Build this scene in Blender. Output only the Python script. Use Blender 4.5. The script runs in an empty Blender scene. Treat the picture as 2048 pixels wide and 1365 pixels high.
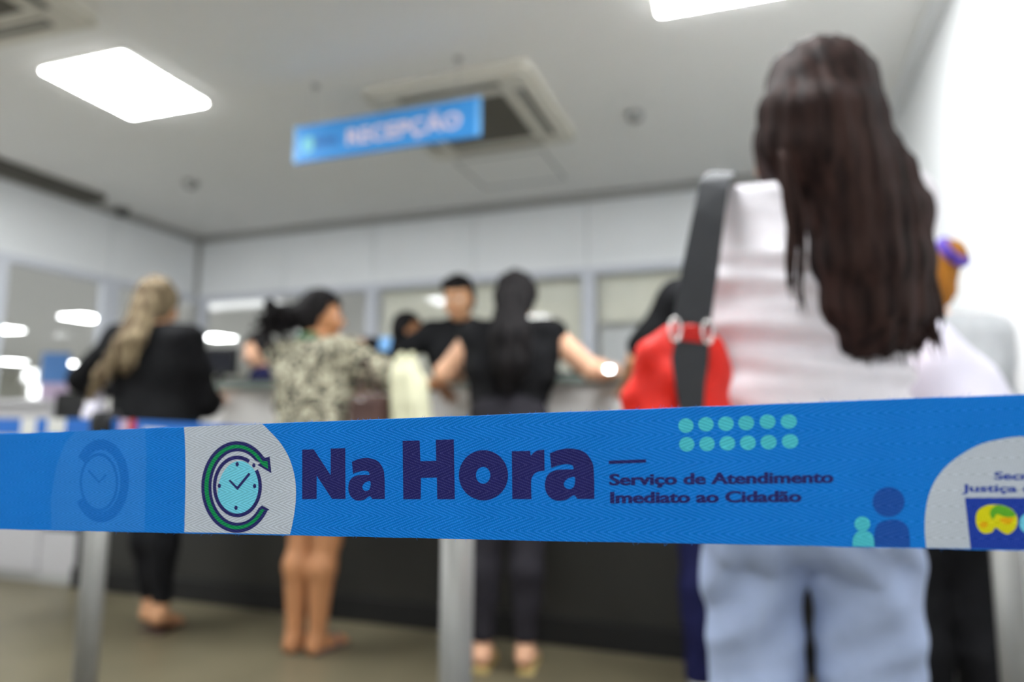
import bpy, bmesh, math, random
import numpy as np
from mathutils import Vector, Matrix

# ------------------------------------------------------------------ camera, world, exposure
SC = bpy.context.scene
COL = SC.collection
R = math.radians
FPX, CX, CY = 1365.0, 1024.0, 682.5
YAW, PIT, ROL, CAMZ = R(20.0), R(7.1), 0.006, 1.0
fw = np.array([-math.sin(YAW) * math.cos(PIT), math.cos(YAW) * math.cos(PIT), math.sin(PIT)])
_r0 = np.array([math.cos(YAW), math.sin(YAW), 0.0])
_u0 = np.cross(_r0, fw)
rt = math.cos(ROL) * _r0 + math.sin(ROL) * _u0
up = -math.sin(ROL) * _r0 + math.cos(ROL) * _u0
CAM = np.array([0.0, 0.0, CAMZ])


def ray(x, y): return fw + rt * (x - CX) / FPX - up * (y - CY) / FPX
def atd(x, y, d): return CAM + ray(x, y) * d                       # point at a measured camera depth
def atz(x, y, z):
    d = ray(x, y); return CAM + d * ((z - CAMZ) / d[2])              # point on a horizontal plane
def aty(x, y, Y):
    d = ray(x, y); return CAM + d * (Y / d[1])                       # point on a plane parallel to the back wall


cd = bpy.data.cameras.new('camera')
cam = bpy.data.objects.new('camera', cd)
COL.objects.link(cam)
cam.matrix_world = Matrix(((rt[0], up[0], -fw[0], 0), (rt[1], up[1], -fw[1], 0), (rt[2], up[2], -fw[2], CAMZ), (0, 0, 0, 1)))
cd.sensor_width = 36.0
cd.lens = 36.0 * FPX / 2048.0
cd.clip_start = 0.02
cd.clip_end = 100
cd.dof.use_dof = True
cd.dof.focus_distance = 0.292
cd.dof.aperture_fstop = 4.2
SC.camera = cam
w = bpy.data.worlds.new('world')
SC.world = w
w.use_nodes = True
w.node_tree.nodes['Background'].inputs['Color'].default_value = (0.8, 0.85, 0.9, 1)
w.node_tree.nodes['Background'].inputs['Strength'].default_value = 0.3
SC.view_settings.view_transform = 'Standard'
SC.view_settings.look = 'None'
SC.view_settings.gamma = 1
SC.view_settings.exposure = 0.70
SC.cycles.use_denoising = True
SC.cycles.max_bounces = 10
SC.cycles.diffuse_bounces = 8
SC.cycles.transparent_max_bounces = 12
SC.cycles.sample_clamp_indirect = 6
PANEL = 30.0      # brightness of the ceiling LED panels
HALLP = 16.0      # of those in the hall beyond the glass

# ------------------------------------------------------------------ materials
def lin(c):
    return tuple((v / 255 / 12.92 if v / 255 <= 0.04045 else ((v / 255 + 0.055) / 1.055) ** 2.4) for v in c) + (1,)


def mat(name, rgb, rough=0.6, metal=0.0, noise=0.0, scale=20, spec=0.4, emit=0, bump=0.0, bscale=60, sheen=0, detail=3):
    m = bpy.data.materials.new(name); m.use_nodes = True
    nt = m.node_tree; b = nt.nodes['Principled BSDF']
    c = lin(rgb)
    b.inputs['Base Color'].default_value = c
    b.inputs['Roughness'].default_value = rough
    b.inputs['Metallic'].default_value = metal
    b.inputs['Specular IOR Level'].default_value = spec
    if sheen: b.inputs['Sheen Weight'].default_value = sheen
    tc = nt.nodes.new('ShaderNodeTexCoord')
    if noise:
        n = nt.nodes.new('ShaderNodeTexNoise'); n.inputs['Scale'].default_value = scale; n.inputs['Detail'].default_value = detail
        nt.links.new(tc.outputs['Object'], n.inputs['Vector'])
        r = nt.nodes.new('ShaderNodeValToRGB')
        r.color_ramp.elements[0].position = 0.3; r.color_ramp.elements[1].position = 0.7
        r.color_ramp.elements[0].color = tuple(v * (1 - noise) for v in c[:3]) + (1,)
        r.color_ramp.elements[1].color = tuple(min(1, v * (1 + noise)) for v in c[:3]) + (1,)
        nt.links.new(n.outputs['Fac'], r.inputs['Fac']); nt.links.new(r.outputs['Color'], b.inputs['Base Color'])
    if bump:
        n2 = nt.nodes.new('ShaderNodeTexNoise'); n2.inputs['Scale'].default_value = bscale
        nt.links.new(tc.outputs['Object'], n2.inputs['Vector'])
        bp = nt.nodes.new('ShaderNodeBump'); bp.inputs['Strength'].default_value = bump; bp.inputs['Distance'].default_value = 0.005
        nt.links.new(n2.outputs['Fac'], bp.inputs['Height']); nt.links.new(bp.outputs['Normal'], b.inputs['Normal'])
    if emit:
        b.inputs['Emission Color'].default_value = (0.95, 0.985, 1.0, 1); b.inputs['Emission Strength'].default_value = emit
    return m


def glass_mat(name, refl=0.02, tint=(0.975, 0.975, 0.972)):
    m = bpy.data.materials.new(name); m.use_nodes = True
    nt = m.node_tree; nt.nodes.clear()
    o = nt.nodes.new('ShaderNodeOutputMaterial'); t = nt.nodes.new('ShaderNodeBsdfTransparent'); g = nt.nodes.new('ShaderNodeBsdfGlossy')
    t.inputs['Color'].default_value = tint + (1,); g.inputs['Roughness'].default_value = 0.02
    mx = nt.nodes.new('ShaderNodeMixShader'); mx.inputs['Fac'].default_value = refl
    nt.links.new(t.outputs[0], mx.inputs[1]); nt.links.new(g.outputs[0], mx.inputs[2]); nt.links.new(mx.outputs[0], o.inputs['Surface'])
    return m


def belt_mat(name, rgb, light=1.0):
    """webbing: printed colour on a herringbone twill, diagonals that reverse in 5 mm bands"""
    m = bpy.data.materials.new(name); m.use_nodes = True
    nt = m.node_tree; b = nt.nodes['Principled BSDF']; L = nt.links.new
    def M(op, a, c=None, d=None):
        n = nt.nodes.new('ShaderNodeMath'); n.operation = op
        for i, v in enumerate((a, c, d)):
            if v is None: continue
            if isinstance(v, (int, float)): n.inputs[i].default_value = v
            else: L(v, n.inputs[i])
        return n.outputs[0]
    tc = nt.nodes.new('ShaderNodeTexCoord'); sp = nt.nodes.new('ShaderNodeSeparateXYZ'); L(tc.outputs['Object'], sp.inputs[0])
    U, Z = sp.outputs['X'], sp.outputs['Z']
    V = M('SUBTRACT', Z, M('MULTIPLY', U, 0.0373))
    nz = nt.nodes.new('ShaderNodeTexNoise'); nz.inputs['Scale'].default_value = 900; nz.inputs['Detail'].default_value = 2
    L(tc.outputs['Object'], nz.inputs['Vector'])
    tri = M('PINGPONG', V, 0.0052)
    ph = M('ADD', M('MULTIPLY', U, 0.36), tri)
    ph = M('ADD', ph, M('MULTIPLY', M('SUBTRACT', nz.outputs['Fac'], 0.5), 0.0005))
    rib = M('MULTIPLY_ADD', M('SINE', M('MULTIPLY', ph, 2 * math.pi / 0.00118)), 0.5, 0.5)
    yarn = M('MULTIPLY_ADD', M('SINE', M('MULTIPLY', M('SUBTRACT', U, M('MULTIPLY', V, 0.25)), 2 * math.pi / 0.00075)), 0.5, 0.5)
    hgt = M('MULTIPLY', M('POWER', rib, 0.8), M('MULTIPLY_ADD', yarn, 0.45, 0.55))
    fib = nt.nodes.new('ShaderNodeTexNoise'); fib.inputs['Scale'].default_value = 45; fib.inputs['Detail'].default_value = 4
    L(tc.outputs['Object'], fib.inputs['Vector'])
    c = np.array(lin(rgb)[:3])
    mx = nt.nodes.new('ShaderNodeMix'); mx.data_type = 'RGBA'
    mx.inputs[6].default_value = tuple(c * 0.80) + (1,)
    mx.inputs[7].default_value = tuple(np.minimum(1, c * 1.13 + 0.008 * light)) + (1,)
    L(M('MULTIPLY_ADD', M('SUBTRACT', fib.outputs['Fac'], 0.5), 0.5, hgt), mx.inputs[0]); 
    m2 = nt.nodes.new('ShaderNodeMix'); m2.data_type = 'RGBA'                     # glints on the yarn tops, painted as lighter colour
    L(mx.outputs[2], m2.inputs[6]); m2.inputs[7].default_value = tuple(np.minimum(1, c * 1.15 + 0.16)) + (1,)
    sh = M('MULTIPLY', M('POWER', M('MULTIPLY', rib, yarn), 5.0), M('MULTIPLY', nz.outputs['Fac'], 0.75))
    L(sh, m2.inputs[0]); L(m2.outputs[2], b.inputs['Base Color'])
    bp = nt.nodes.new('ShaderNodeBump'); bp.inputs['Strength'].default_value = 0.45; bp.inputs['Distance'].default_value = 0.00025
    L(hgt, bp.inputs['Height']); L(bp.outputs['Normal'], b.inputs['Normal'])
    b.inputs['Roughness'].default_value = 0.6; b.inputs['Specular IOR Level'].default_value = 0.08
    return m


def leopard_mat():
    m = bpy.data.materials.new('leopard_print'); m.use_nodes = True
    nt = m.node_tree; b = nt.nodes['Principled BSDF']; L = nt.links.new
    tc = nt.nodes.new('ShaderNodeTexCoord')
    n = nt.nodes.new('ShaderNodeTexNoise'); n.inputs['Scale'].default_value = 27; n.inputs['Detail'].default_value = 2; n.inputs['Distortion'].default_value = 0.8
    L(tc.outputs['Object'], n.inputs['Vector'])
    r = nt.nodes.new('ShaderNodeValToRGB'); r.color_ramp.interpolation = 'CONSTANT'
    e = r.color_ramp.elements; e[0].position = 0; e[0].color = lin((190, 184, 160)); e[1].position = 0.47; e[1].color = lin((24, 21, 18))
    x = e.new(0.575); x.color = lin((105, 98, 80)); x = e.new(0.60); x.color = lin((186, 180, 158))
    L(n.outputs['Fac'], r.inputs['Fac']); L(r.outputs['Color'], b.inputs['Base Color'])
    b.inputs['Roughness'].default_value = 0.75; b.inputs['Specular IOR Level'].default_value = 0.2
    return m


def floor_mat():
    m = mat('floor_vinyl', (98, 91, 72), 0.38, noise=0.12, scale=3.0, spec=0.35)
    return m


def hair_mat(name, rgb, rgb2, scale=60):
    m = bpy.data.materials.new(name); m.use_nodes = True
    nt = m.node_tree; b = nt.nodes['Principled BSDF']; L = nt.links.new
    tc = nt.nodes.new('ShaderNodeTexCoord'); mp = nt.nodes.new('ShaderNodeMapping'); mp.inputs['Scale'].default_value = (1, 1, 0.06)
    n = nt.nodes.new('ShaderNodeTexNoise'); n.inputs['Scale'].default_value = scale; n.inputs['Detail'].default_value = 4
    L(tc.outputs['Object'], mp.inputs['Vector']); L(mp.outputs['Vector'], n.inputs['Vector'])
    r = nt.nodes.new('ShaderNodeValToRGB'); e = r.color_ramp.elements
    e[0].position = 0.35; e[0].color = lin(rgb); e[1].position = 0.68; e[1].color = lin(rgb2)
    L(n.outputs['Fac'], r.inputs['Fac']); L(r.outputs['Color'], b.inputs['Base Color'])
    b.inputs['Roughness'].default_value = 0.7; b.inputs['Specular IOR Level'].default_value = 0.1
    return m


M = {}
M['wall'] = mat('wall_paint', (236, 237, 238), 0.7, noise=0.015, scale=2)
M['partition'] = mat('partition_laminate', (236, 238, 240), 0.45, noise=0.015, scale=2)
M['ceiling'] = mat('ceiling_paint', (238, 237, 234), 0.8, noise=0.01, scale=1.5)
M['cornice'] = mat('cornice_paint', (166, 166, 164), 0.6)
M['alu'] = mat('anodised_aluminium', (205, 208, 216), 0.6, spec=0.25)
M['seam'] = mat('panel_seam', (150, 152, 154), 0.6)
M['floor'] = floor_mat()
M['blind'] = mat('blind_fabric', (240, 239, 224), 0.8, noise=0.03, scale=8)
M['glass'] = glass_mat('window_glass')
M['panel'] = mat('led_panel', (255, 255, 255), 0.6, emit=PANEL)
M['hallpanel'] = mat('hall_led_panel', (255, 255, 255), 0.6, emit=HALLP)
M['softpanel'] = mat('dim_hall_panel', (255, 255, 255), 0.6, emit=.5)
M['white'] = mat('white_plastic', (228, 226, 220), 0.5)
M['acbody'] = mat('air_conditioner_plastic', (214, 210, 198), 0.55)
M['grille'] = mat('air_grille', (96, 92, 82), 0.6)
M['slot'] = mat('air_slot', (92, 90, 84), 0.7)
M['sign'] = mat('sign_acrylic', (62, 148, 222), 0.35, spec=0.4)
M['signedge'] = mat('sign_acrylic_edge', (120, 185, 240), 0.3)
M['signtext'] = mat('sign_lettering', (240, 222, 232), 0.5)
M['signnavy'] = mat('sign_navy', (30, 70, 150), 0.5)
M['signteal'] = mat('sign_teal', (120, 205, 220), 0.5)
M['counterdark'] = mat('counter_dark_laminate', (34, 33, 29), 0.55, noise=0.08, scale=3)
M['kick'] = mat('counter_kick', (12, 12, 11), 0.6)
M['counterwhite'] = mat('counter_white_laminate', (222, 219, 216), 0.5)
M['deskwhite'] = mat('desk_grey_white_laminate', (184, 182, 184), 0.5)
M['countertop'] = mat('counter_top_edge', (118, 128, 122), 0.3)
M['black'] = mat('black_plastic', (18, 18, 20), 0.45)
M['screen'] = mat('monitor_screen', (10, 11, 20), 0.2)
M['steel'] = mat('brushed_steel', (134, 133, 130), 0.42, metal=0.4)
M['chrome'] = mat('bright_metal', (235, 232, 230), 0.2, metal=0.9)
M['skin_tan'] = mat('skin_tan', (176, 122, 82), 0.55, noise=0.06, scale=14)
M['skin_light'] = mat('skin_light', (222, 172, 140), 0.55, noise=0.05, scale=14)
M['skin_mid'] = mat('skin_mid', (196, 146, 108), 0.55, noise=0.05, scale=14)
M['eye'] = mat('eye_white', (225, 222, 216), 0.3)
M['iris'] = mat('eye_dark', (30, 20, 14), 0.2)
M['lip'] = mat('lips', (170, 96, 84), 0.5)
M['blackcloth'] = mat('black_cloth', (20, 20, 22), 0.85, noise=0.25, scale=30, spec=0.15)
M['navycloth'] = mat('navy_cloth', (24, 26, 62), 0.85, noise=0.2, scale=30, spec=0.15)
M['greycloth'] = mat('grey_cloth', (178, 180, 182), 0.85, noise=0.06, scale=30, spec=0.15)
M['charcoal'] = mat('charcoal_trousers', (40, 38, 43), 0.85, noise=0.12, scale=30, spec=0.15)
M['leopard'] = leopard_mat()
M['green'] = mat('green_collar', (18, 92, 62), 0.8)
M['tee'] = mat('white_ribbed_knit', (236, 231, 236), 0.85, noise=0.03, scale=40, bump=0.3, bscale=150)
M['jeans'] = mat('light_blue_denim', (164, 178, 208), 0.8, noise=0.10, scale=16, bump=0.25, bscale=300)
M['strap'] = mat('black_webbing', (52, 53, 56), 0.7, bump=0.3, bscale=400)
M['red'] = mat('red_canvas', (226, 30, 10), 0.6, noise=0.08, scale=12)
M['redband'] = mat('red_strap', (200, 26, 14), 0.6)
M['cream'] = mat('cream_canvas', (220, 218, 186), 0.8, noise=0.04, scale=20)
M['brownbag'] = mat('brown_leather', (74, 50, 44), 0.6, noise=0.15, scale=12)
M['whitebag'] = mat('white_plastic_film', (226, 222, 236), 0.45, noise=0.03, scale=12)
M['paper'] = mat('paper', (236, 236, 232), 0.8)
M['bluecard'] = mat('blue_card', (130, 185, 240), 0.6)
M['sandal'] = mat('sandal_leather', (70, 48, 40), 0.6)
M['gold'] = mat('gold_sole', (214, 190, 126), 0.4)
M['thong'] = mat('rubber_sandal', (96, 76, 74), 0.7)
M['whiteshoe'] = mat('white_shoe', (220, 220, 218), 0.6)
M['purple'] = mat('purple_scrunchie', (74, 48, 150), 0.7)
M['hair_dark'] = hair_mat('dark_brown_hair', (24, 16, 15), (60, 43, 39), 55)
M['hair_black'] = hair_mat('black_hair', (12, 11, 11), (40, 37, 38), 70)
M['hair_blond'] = hair_mat('ash_blond_hair', (72, 57, 44), (150, 134, 106), 40)
M['hair_ginger'] = hair_mat('ginger_brown_hair', (112, 72, 26), (172, 112, 40), 60)
M['lit'] = mat('lit_phone_screen', (255, 255, 255), 0.5, emit=14)  # glow that stands in for a glint at the wrist
M['kioskscreen'] = mat('lit_kiosk_screen', (255, 255, 255), 0.5, emit=2.2)  # glow for the low spots of light in the hall
M['yellow'] = mat('yellow_cap', (226, 196, 130), 0.5)
M['poster'] = mat('banner_blue', (86, 138, 205), 0.6)
M['posterpink'] = mat('banner_lilac', (205, 182, 210), 0.6)
M['hallfloor'] = mat('hall_floor_tiles', (196, 196, 194), 0.35, noise=0.03, scale=2)
M['hallwall'] = mat('hall_wall_paint', (234, 233, 224), 0.8)

# ------------------------------------------------------------------ object helpers
def tag(o, label=None, cat=None, group=None, kind=None):
    if label: o['label'] = label
    if cat: o['category'] = cat
    if group: o['group'] = group
    if kind: o['kind'] = kind
    return o


def thing(name, label, cat, loc=(0, 0, 0), rz=0.0, group=None):
    o = bpy.data.objects.new(name, None); COL.objects.link(o)
    o.empty_display_size = 0.1
    o.location = loc; o.rotation_euler = (0, 0, rz)
    return tag(o, label, cat, group)


def link(name, me, mats, parent=None, smooth=False, offset=None):
    if not isinstance(mats, (list, tuple)): mats = [mats]
    for m in mats: me.materials.append(m)
    if smooth:
        me.polygons.foreach_set('use_smooth', [True] * len(me.polygons))
    if offset is not None: me.transform(Matrix.Translation(-Vector(offset)))
    o = bpy.data.objects.new(name, me); COL.objects.link(o)
    if parent is not None: o.parent = parent
    elif offset is not None: o.location = offset
    return o


class MB:
    """collects simple solids into one mesh (world or thing coordinates)"""
    def __init__(s): s.bm = bmesh.new()
    def _merge(s, b, mi=0, smooth=False):
        for f in b.faces: f.material_index = mi; f.smooth = smooth
        me = bpy.data.meshes.new('t'); b.to_mesh(me); b.free(); s.bm.from_mesh(me); bpy.data.meshes.remove(me)
    def box(s, lo, hi, bev=0.0, mi=0, rot=None, seg=2):
        lo = Vector(lo); hi = Vector(hi); b = bmesh.new()
        bmesh.ops.create_cube(b, size=1)
        bmesh.ops.scale(b, vec=hi - lo, verts=b.verts)
        if bev: bmesh.ops.bevel(b, geom=list(b.edges), offset=bev, segments=seg, profile=0.5, affect='EDGES')
        if rot is not None: bmesh.ops.rotate(b, cent=(0, 0, 0), matrix=rot, verts=b.verts)
        bmesh.ops.translate(b, vec=(lo + hi) / 2, verts=b.verts)
        s._merge(b, mi); return s
    def tube(s, pts, rad, n=12, mi=0, cap=True):
        pts = [Vector(p) for p in pts]
        if not isinstance(rad, (list, tuple)): rad = [rad] * len(pts)
        b = bmesh.new(); rings = []
        t0 = (pts[1] - pts[0]).normalized(); nrm = t0.orthogonal().normalized()
        for i, p in enumerate(pts):
            t = (pts[min(i + 1, len(pts) - 1)] - pts[max(i - 1, 0)]).normalized()
            nrm = (nrm - t * nrm.dot(t)).normalized(); bn = t.cross(nrm)
            rings.append([b.verts.new(p + (nrm * math.cos(a) + bn * math.sin(a)) * rad[i]) for a in [2 * math.pi * k / n for k in range(n)]])
        for a, c in zip(rings, rings[1:]):
            for k in range(n): b.faces.new((a[k], a[(k + 1) % n], c[(k + 1) % n], c[k]))
        if cap: b.faces.new(rings[0][::-1]); b.faces.new(rings[-1])
        s._merge(b, mi, True); return s
    def lathe(s, prof, c=(0, 0, 0), n=32, mi=0):
        b = bmesh.new(); rings = []
        for r, z in prof:
            rings.append([b.verts.new((c[0] + r * math.cos(2 * math.pi * k / n), c[1] + r * math.sin(2 * math.pi * k / n), c[2] + z)) for k in range(n)])
        for a, d in zip(rings, rings[1:]):
            for k in range(n): b.faces.new((a[k], a[(k + 1) % n], d[(k + 1) % n], d[k]))
        b.faces.new(rings[0][::-1]); b.faces.new(rings[-1])
        s._merge(b, mi, True); return s
    def prism(s, poly, vec, mi=0):
        b = bmesh.new(); vec = Vector(vec)
        lo = [b.verts.new(p) for p in poly]; hi = [b.verts.new(Vector(p) + vec) for p in poly]
        b.faces.new(lo[::-1]); b.faces.new(hi); n = len(poly)
        for k in range(n): b.faces.new((lo[k], lo[(k + 1) % n], hi[(k + 1) % n], hi[k]))
        bmesh.ops.recalc_face_normals(b, faces=b.faces)
        s._merge(b, mi); return s
    def ribbon(s, pts, wid, thick, side, mi=0):
        """a flat strap: pts along it, side = width direction"""
        pts = [Vector(p) for p in pts]; b = bmesh.new(); rings = []
        if not isinstance(wid, (list, tuple)): wid = [wid] * len(pts)
        for i, p in enumerate(pts):
            t = (pts[min(i + 1, len(pts) - 1)] - pts[max(i - 1, 0)]).normalized()
            sd = Vector(side); sd = (sd - t * sd.dot(t)).normalized(); nn = t.cross(sd)
            rings.append([b.verts.new(p + sd * a * wid[i] / 2 + nn * c * thick / 2) for a, c in ((-1, -1), (1, -1), (1, 1), (-1, 1))])
        for a, c in zip(rings, rings[1:]):
            for k in range(4): b.faces.new((a[k], a[(k + 1) % 4], c[(k + 1) % 4], c[k]))
        b.faces.new(rings[0][::-1]); b.faces.new(rings[-1])
        bmesh.ops.recalc_face_normals(b, faces=b.faces)
        s._merge(b, mi, False); return s
    def build(s, name, mats, parent=None, smooth=False, offset=None):
        me = bpy.data.meshes.new(name); s.bm.to_mesh(me); s.bm.free()
        if smooth: pass
        return link(name, me, mats, parent, smooth, offset)


def struct(name, mb, mats, **k):
    return tag(mb.build(name, mats, **k), kind='structure')


# ------------------------------------------------------------------ implicit surfaces for bodies, clothes and soft bags
class SDF:
    def __init__(s, res=0.009):
        s.res = res; s.pr = []; s.clips = []; s.disp = None; s.extra = []
    def cone(s, a, b, ra, rb, k=0.02, op=0):
        s.pr.append(('c', np.array(a, float), np.array(b, float), ra, rb, k, op)); return s
    def chain(s, pts, rad, k=0.02):
        for i in range(len(pts) - 1): s.cone(pts[i], pts[i + 1], rad[i], rad[i + 1], k)
        return s
    def ell(s, c, r, k=0.03, op=0, rot=None):
        r = np.array([r] * 3 if np.isscalar(r) else r, float)
        s.pr.append(('e', np.array(c, float), r, rot, 0, k, op)); return s
    def box(s, c, h, rd, k=0.02, op=0, rot=None):
        s.pr.append(('b', np.array(c, float), np.array(h, float), rot, rd, k, op)); return s
    def clip(s, n, p):
        n = np.array(n, float); n /= np.linalg.norm(n); s.clips.append((n, float(n @ np.array(p, float)))); return s
    def _bb(s, p):
        if p[0] == 'c':
            r = max(p[3], p[4]); return np.minimum(p[1], p[2]) - r, np.maximum(p[1], p[2]) + r
        e = p[2] if p[3] is None else np.full(3, np.linalg.norm(p[2]))
        if p[0] == 'b': e = e + p[4]
        return p[1] - e, p[1] + e
    def mesh(s, name):
        h = s.res
        bb = [s._bb(p) for p in s.pr if p[6] == 0]
        lo = np.min([b[0] for b in bb], 0) - 4 * h; hi = np.max([b[1] for b in bb], 0) + 4 * h
        n = np.ceil((hi - lo) / h).astype(int) + 1
        ax = [lo[i] + h * np.arange(n[i]) for i in range(3)]
        F = np.full(n, 10.0, np.float32)
        for p in s.pr:
            l, u = s._bb(p); m = p[5] + 3 * h
            i0 = np.clip(np.floor((l - m - lo) / h).astype(int), 0, n); i1 = np.clip(np.ceil((u + m - lo) / h).astype(int) + 1, 0, n)
            if (i1 <= i0).any(): continue
            X, Y, Z = np.meshgrid(*[ax[i][i0[i]:i1[i]] for i in range(3)], indexing='ij')
            sl = tuple(slice(i0[i], i1[i]) for i in range(3))
            if p[0] == 'c':
                a, b = p[1], p[2]; ba = b - a; L2 = max(ba @ ba, 1e-12)
                t = np.clip(((X - a[0]) * ba[0] + (Y - a[1]) * ba[1] + (Z - a[2]) * ba[2]) / L2, 0, 1)
                d = np.sqrt((X - a[0] - t * ba[0]) ** 2 + (Y - a[1] - t * ba[1]) ** 2 + (Z - a[2] - t * ba[2]) ** 2) - (p[3] + t * (p[4] - p[3]))
            else:
                Q = np.stack([X - p[1][0], Y - p[1][1], Z - p[1][2]], -1)
                if p[3] is not None: Q = Q @ p[3]
                if p[0] == 'e':
                    k0 = np.sqrt(((Q / p[2]) ** 2).sum(-1)); k1 = np.sqrt(((Q / p[2] ** 2) ** 2).sum(-1)) + 1e-9
                    d = k0 * (k0 - 1) / k1
                else:
                    q = np.abs(Q) - p[2]
                    d = np.sqrt((np.maximum(q, 0) ** 2).sum(-1)) + np.minimum(q.max(-1), 0) - p[4]
            f = F[sl]; k = p[5]
            if p[6] == 0:
                hh = np.maximum(k - np.abs(f - d), 0) / max(k, 1e-9)
                F[sl] = np.minimum(f, d) - hh * hh * k * 0.25
            else:
                d = -d; hh = np.maximum(k - np.abs(f - d), 0) / max(k, 1e-9)
                F[sl] = np.maximum(f, d) + hh * hh * k * 0.25
        if s.disp is not None or s.clips:
            X, Y, Z = np.meshgrid(*ax, indexing='ij')
            if s.disp is not None: F = F + np.where(np.abs(F) < 0.08, s.disp(X, Y, Z), 0)
            for nn, c in s.clips: F = np.maximum(F, nn[0] * X + nn[1] * Y + nn[2] * Z - c)
        return nets(F, lo, h, name, s.extra)


def nets(F, lo, h, name, extra=()):
    S = F < 0
    c = [S[i:S.shape[0] - 1 + i, j:S.shape[1] - 1 + j, k:S.shape[2] - 1 + k] for i in (0, 1) for j in (0, 1) for k in (0, 1)]
    al = np.logical_and.reduce(c); an = np.logical_or.reduce(c)
    act = np.argwhere(an & ~al)
    idx = np.full(an.shape, -1, np.int64); idx[tuple(act.T)] = np.arange(len(act))
    pos = np.zeros((len(act), 3)); cnt = np.zeros(len(act))
    for a in range(3):
        o = [b for b in range(3) if b != a]
        for u in (0, 1):
            for v in (0, 1):
                p = act.copy(); p[:, o[0]] += u; p[:, o[1]] += v; q = p.copy(); q[:, a] += 1
                fp = F[tuple(p.T)]; fq = F[tuple(q.T)]; m = (fp < 0) != (fq < 0)
                t = np.zeros(len(act)); t[m] = fp[m] / (fp[m] - fq[m])
                w_ = p.astype(float); w_[:, a] += t
                pos[m] += w_[m]; cnt[m] += 1
    V = pos / cnt[:, None] * h + lo
    faces = []
    for a in range(3):
        o1, o2 = (a + 1) % 3, (a + 2) % 3
        sl0 = [slice(None)] * 3; sl1 = [slice(None)] * 3
        sl0[a] = slice(0, -1); sl1[a] = slice(1, None)
        A, B = S[tuple(sl0)], S[tuple(sl1)]
        e = np.argwhere(A != B)
        ok = (e[:, o1] > 0) & (e[:, o2] > 0) & (e[:, o1] < F.shape[o1] - 1) & (e[:, o2] < F.shape[o2] - 1)
        e = e[ok]
        def ix(d1, d2):
            p = e.copy(); p[:, o1] += d1; p[:, o2] += d2
            return idx[tuple(p.T)]
        q = np.stack([ix(-1, -1), ix(0, -1), ix(0, 0), ix(-1, 0)], 1)
        flip = ~A[tuple(e.T)]
        q[flip] = q[flip][:, ::-1]
        faces.append(q)
    Q = np.concatenate(faces); Q = Q[(Q >= 0).all(1)]
    me = bpy.data.meshes.new(name)
    V = list(map(tuple, V)); Q = Q.tolist()
    for ev, ef in extra:                                             # locks and strands joined to the volume
        b0 = len(V); V += [tuple(v) for v in ev]; Q += [[b0 + i for i in f] for f in ef]
    me.from_pydata(V, [], Q); me.update()
    return me


def tube_data(pts, rad, n=6):
    pts = [Vector(p) for p in pts]; V = []; Fc = []
    nrm = (pts[1] - pts[0]).normalized().orthogonal().normalized()
    for i, p in enumerate(pts):
        t = (pts[min(i + 1, len(pts) - 1)] - pts[max(i - 1, 0)]).normalized()
        nrm = (nrm - t * nrm.dot(t)).normalized(); bn = t.cross(nrm)
        for k in range(n):
            a = 2 * math.pi * k / n; V.append(p + (nrm * math.cos(a) + bn * math.sin(a)) * rad[i])
    for i in range(len(pts) - 1):
        for k in range(n): Fc.append([i * n + k, i * n + (k + 1) % n, (i + 1) * n + (k + 1) % n, (i + 1) * n + k])
    Fc.append(list(range(n))[::-1]); Fc.append([(len(pts) - 1) * n + k for k in range(n)])
    return V, Fc


def rotm(rx=0, ry=0, rz=0):
    return np.array(Matrix.Rotation(rz, 3, 'Z') @ Matrix.Rotation(ry, 3, 'Y') @ Matrix.Rotation(rx, 3, 'X'))


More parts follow.
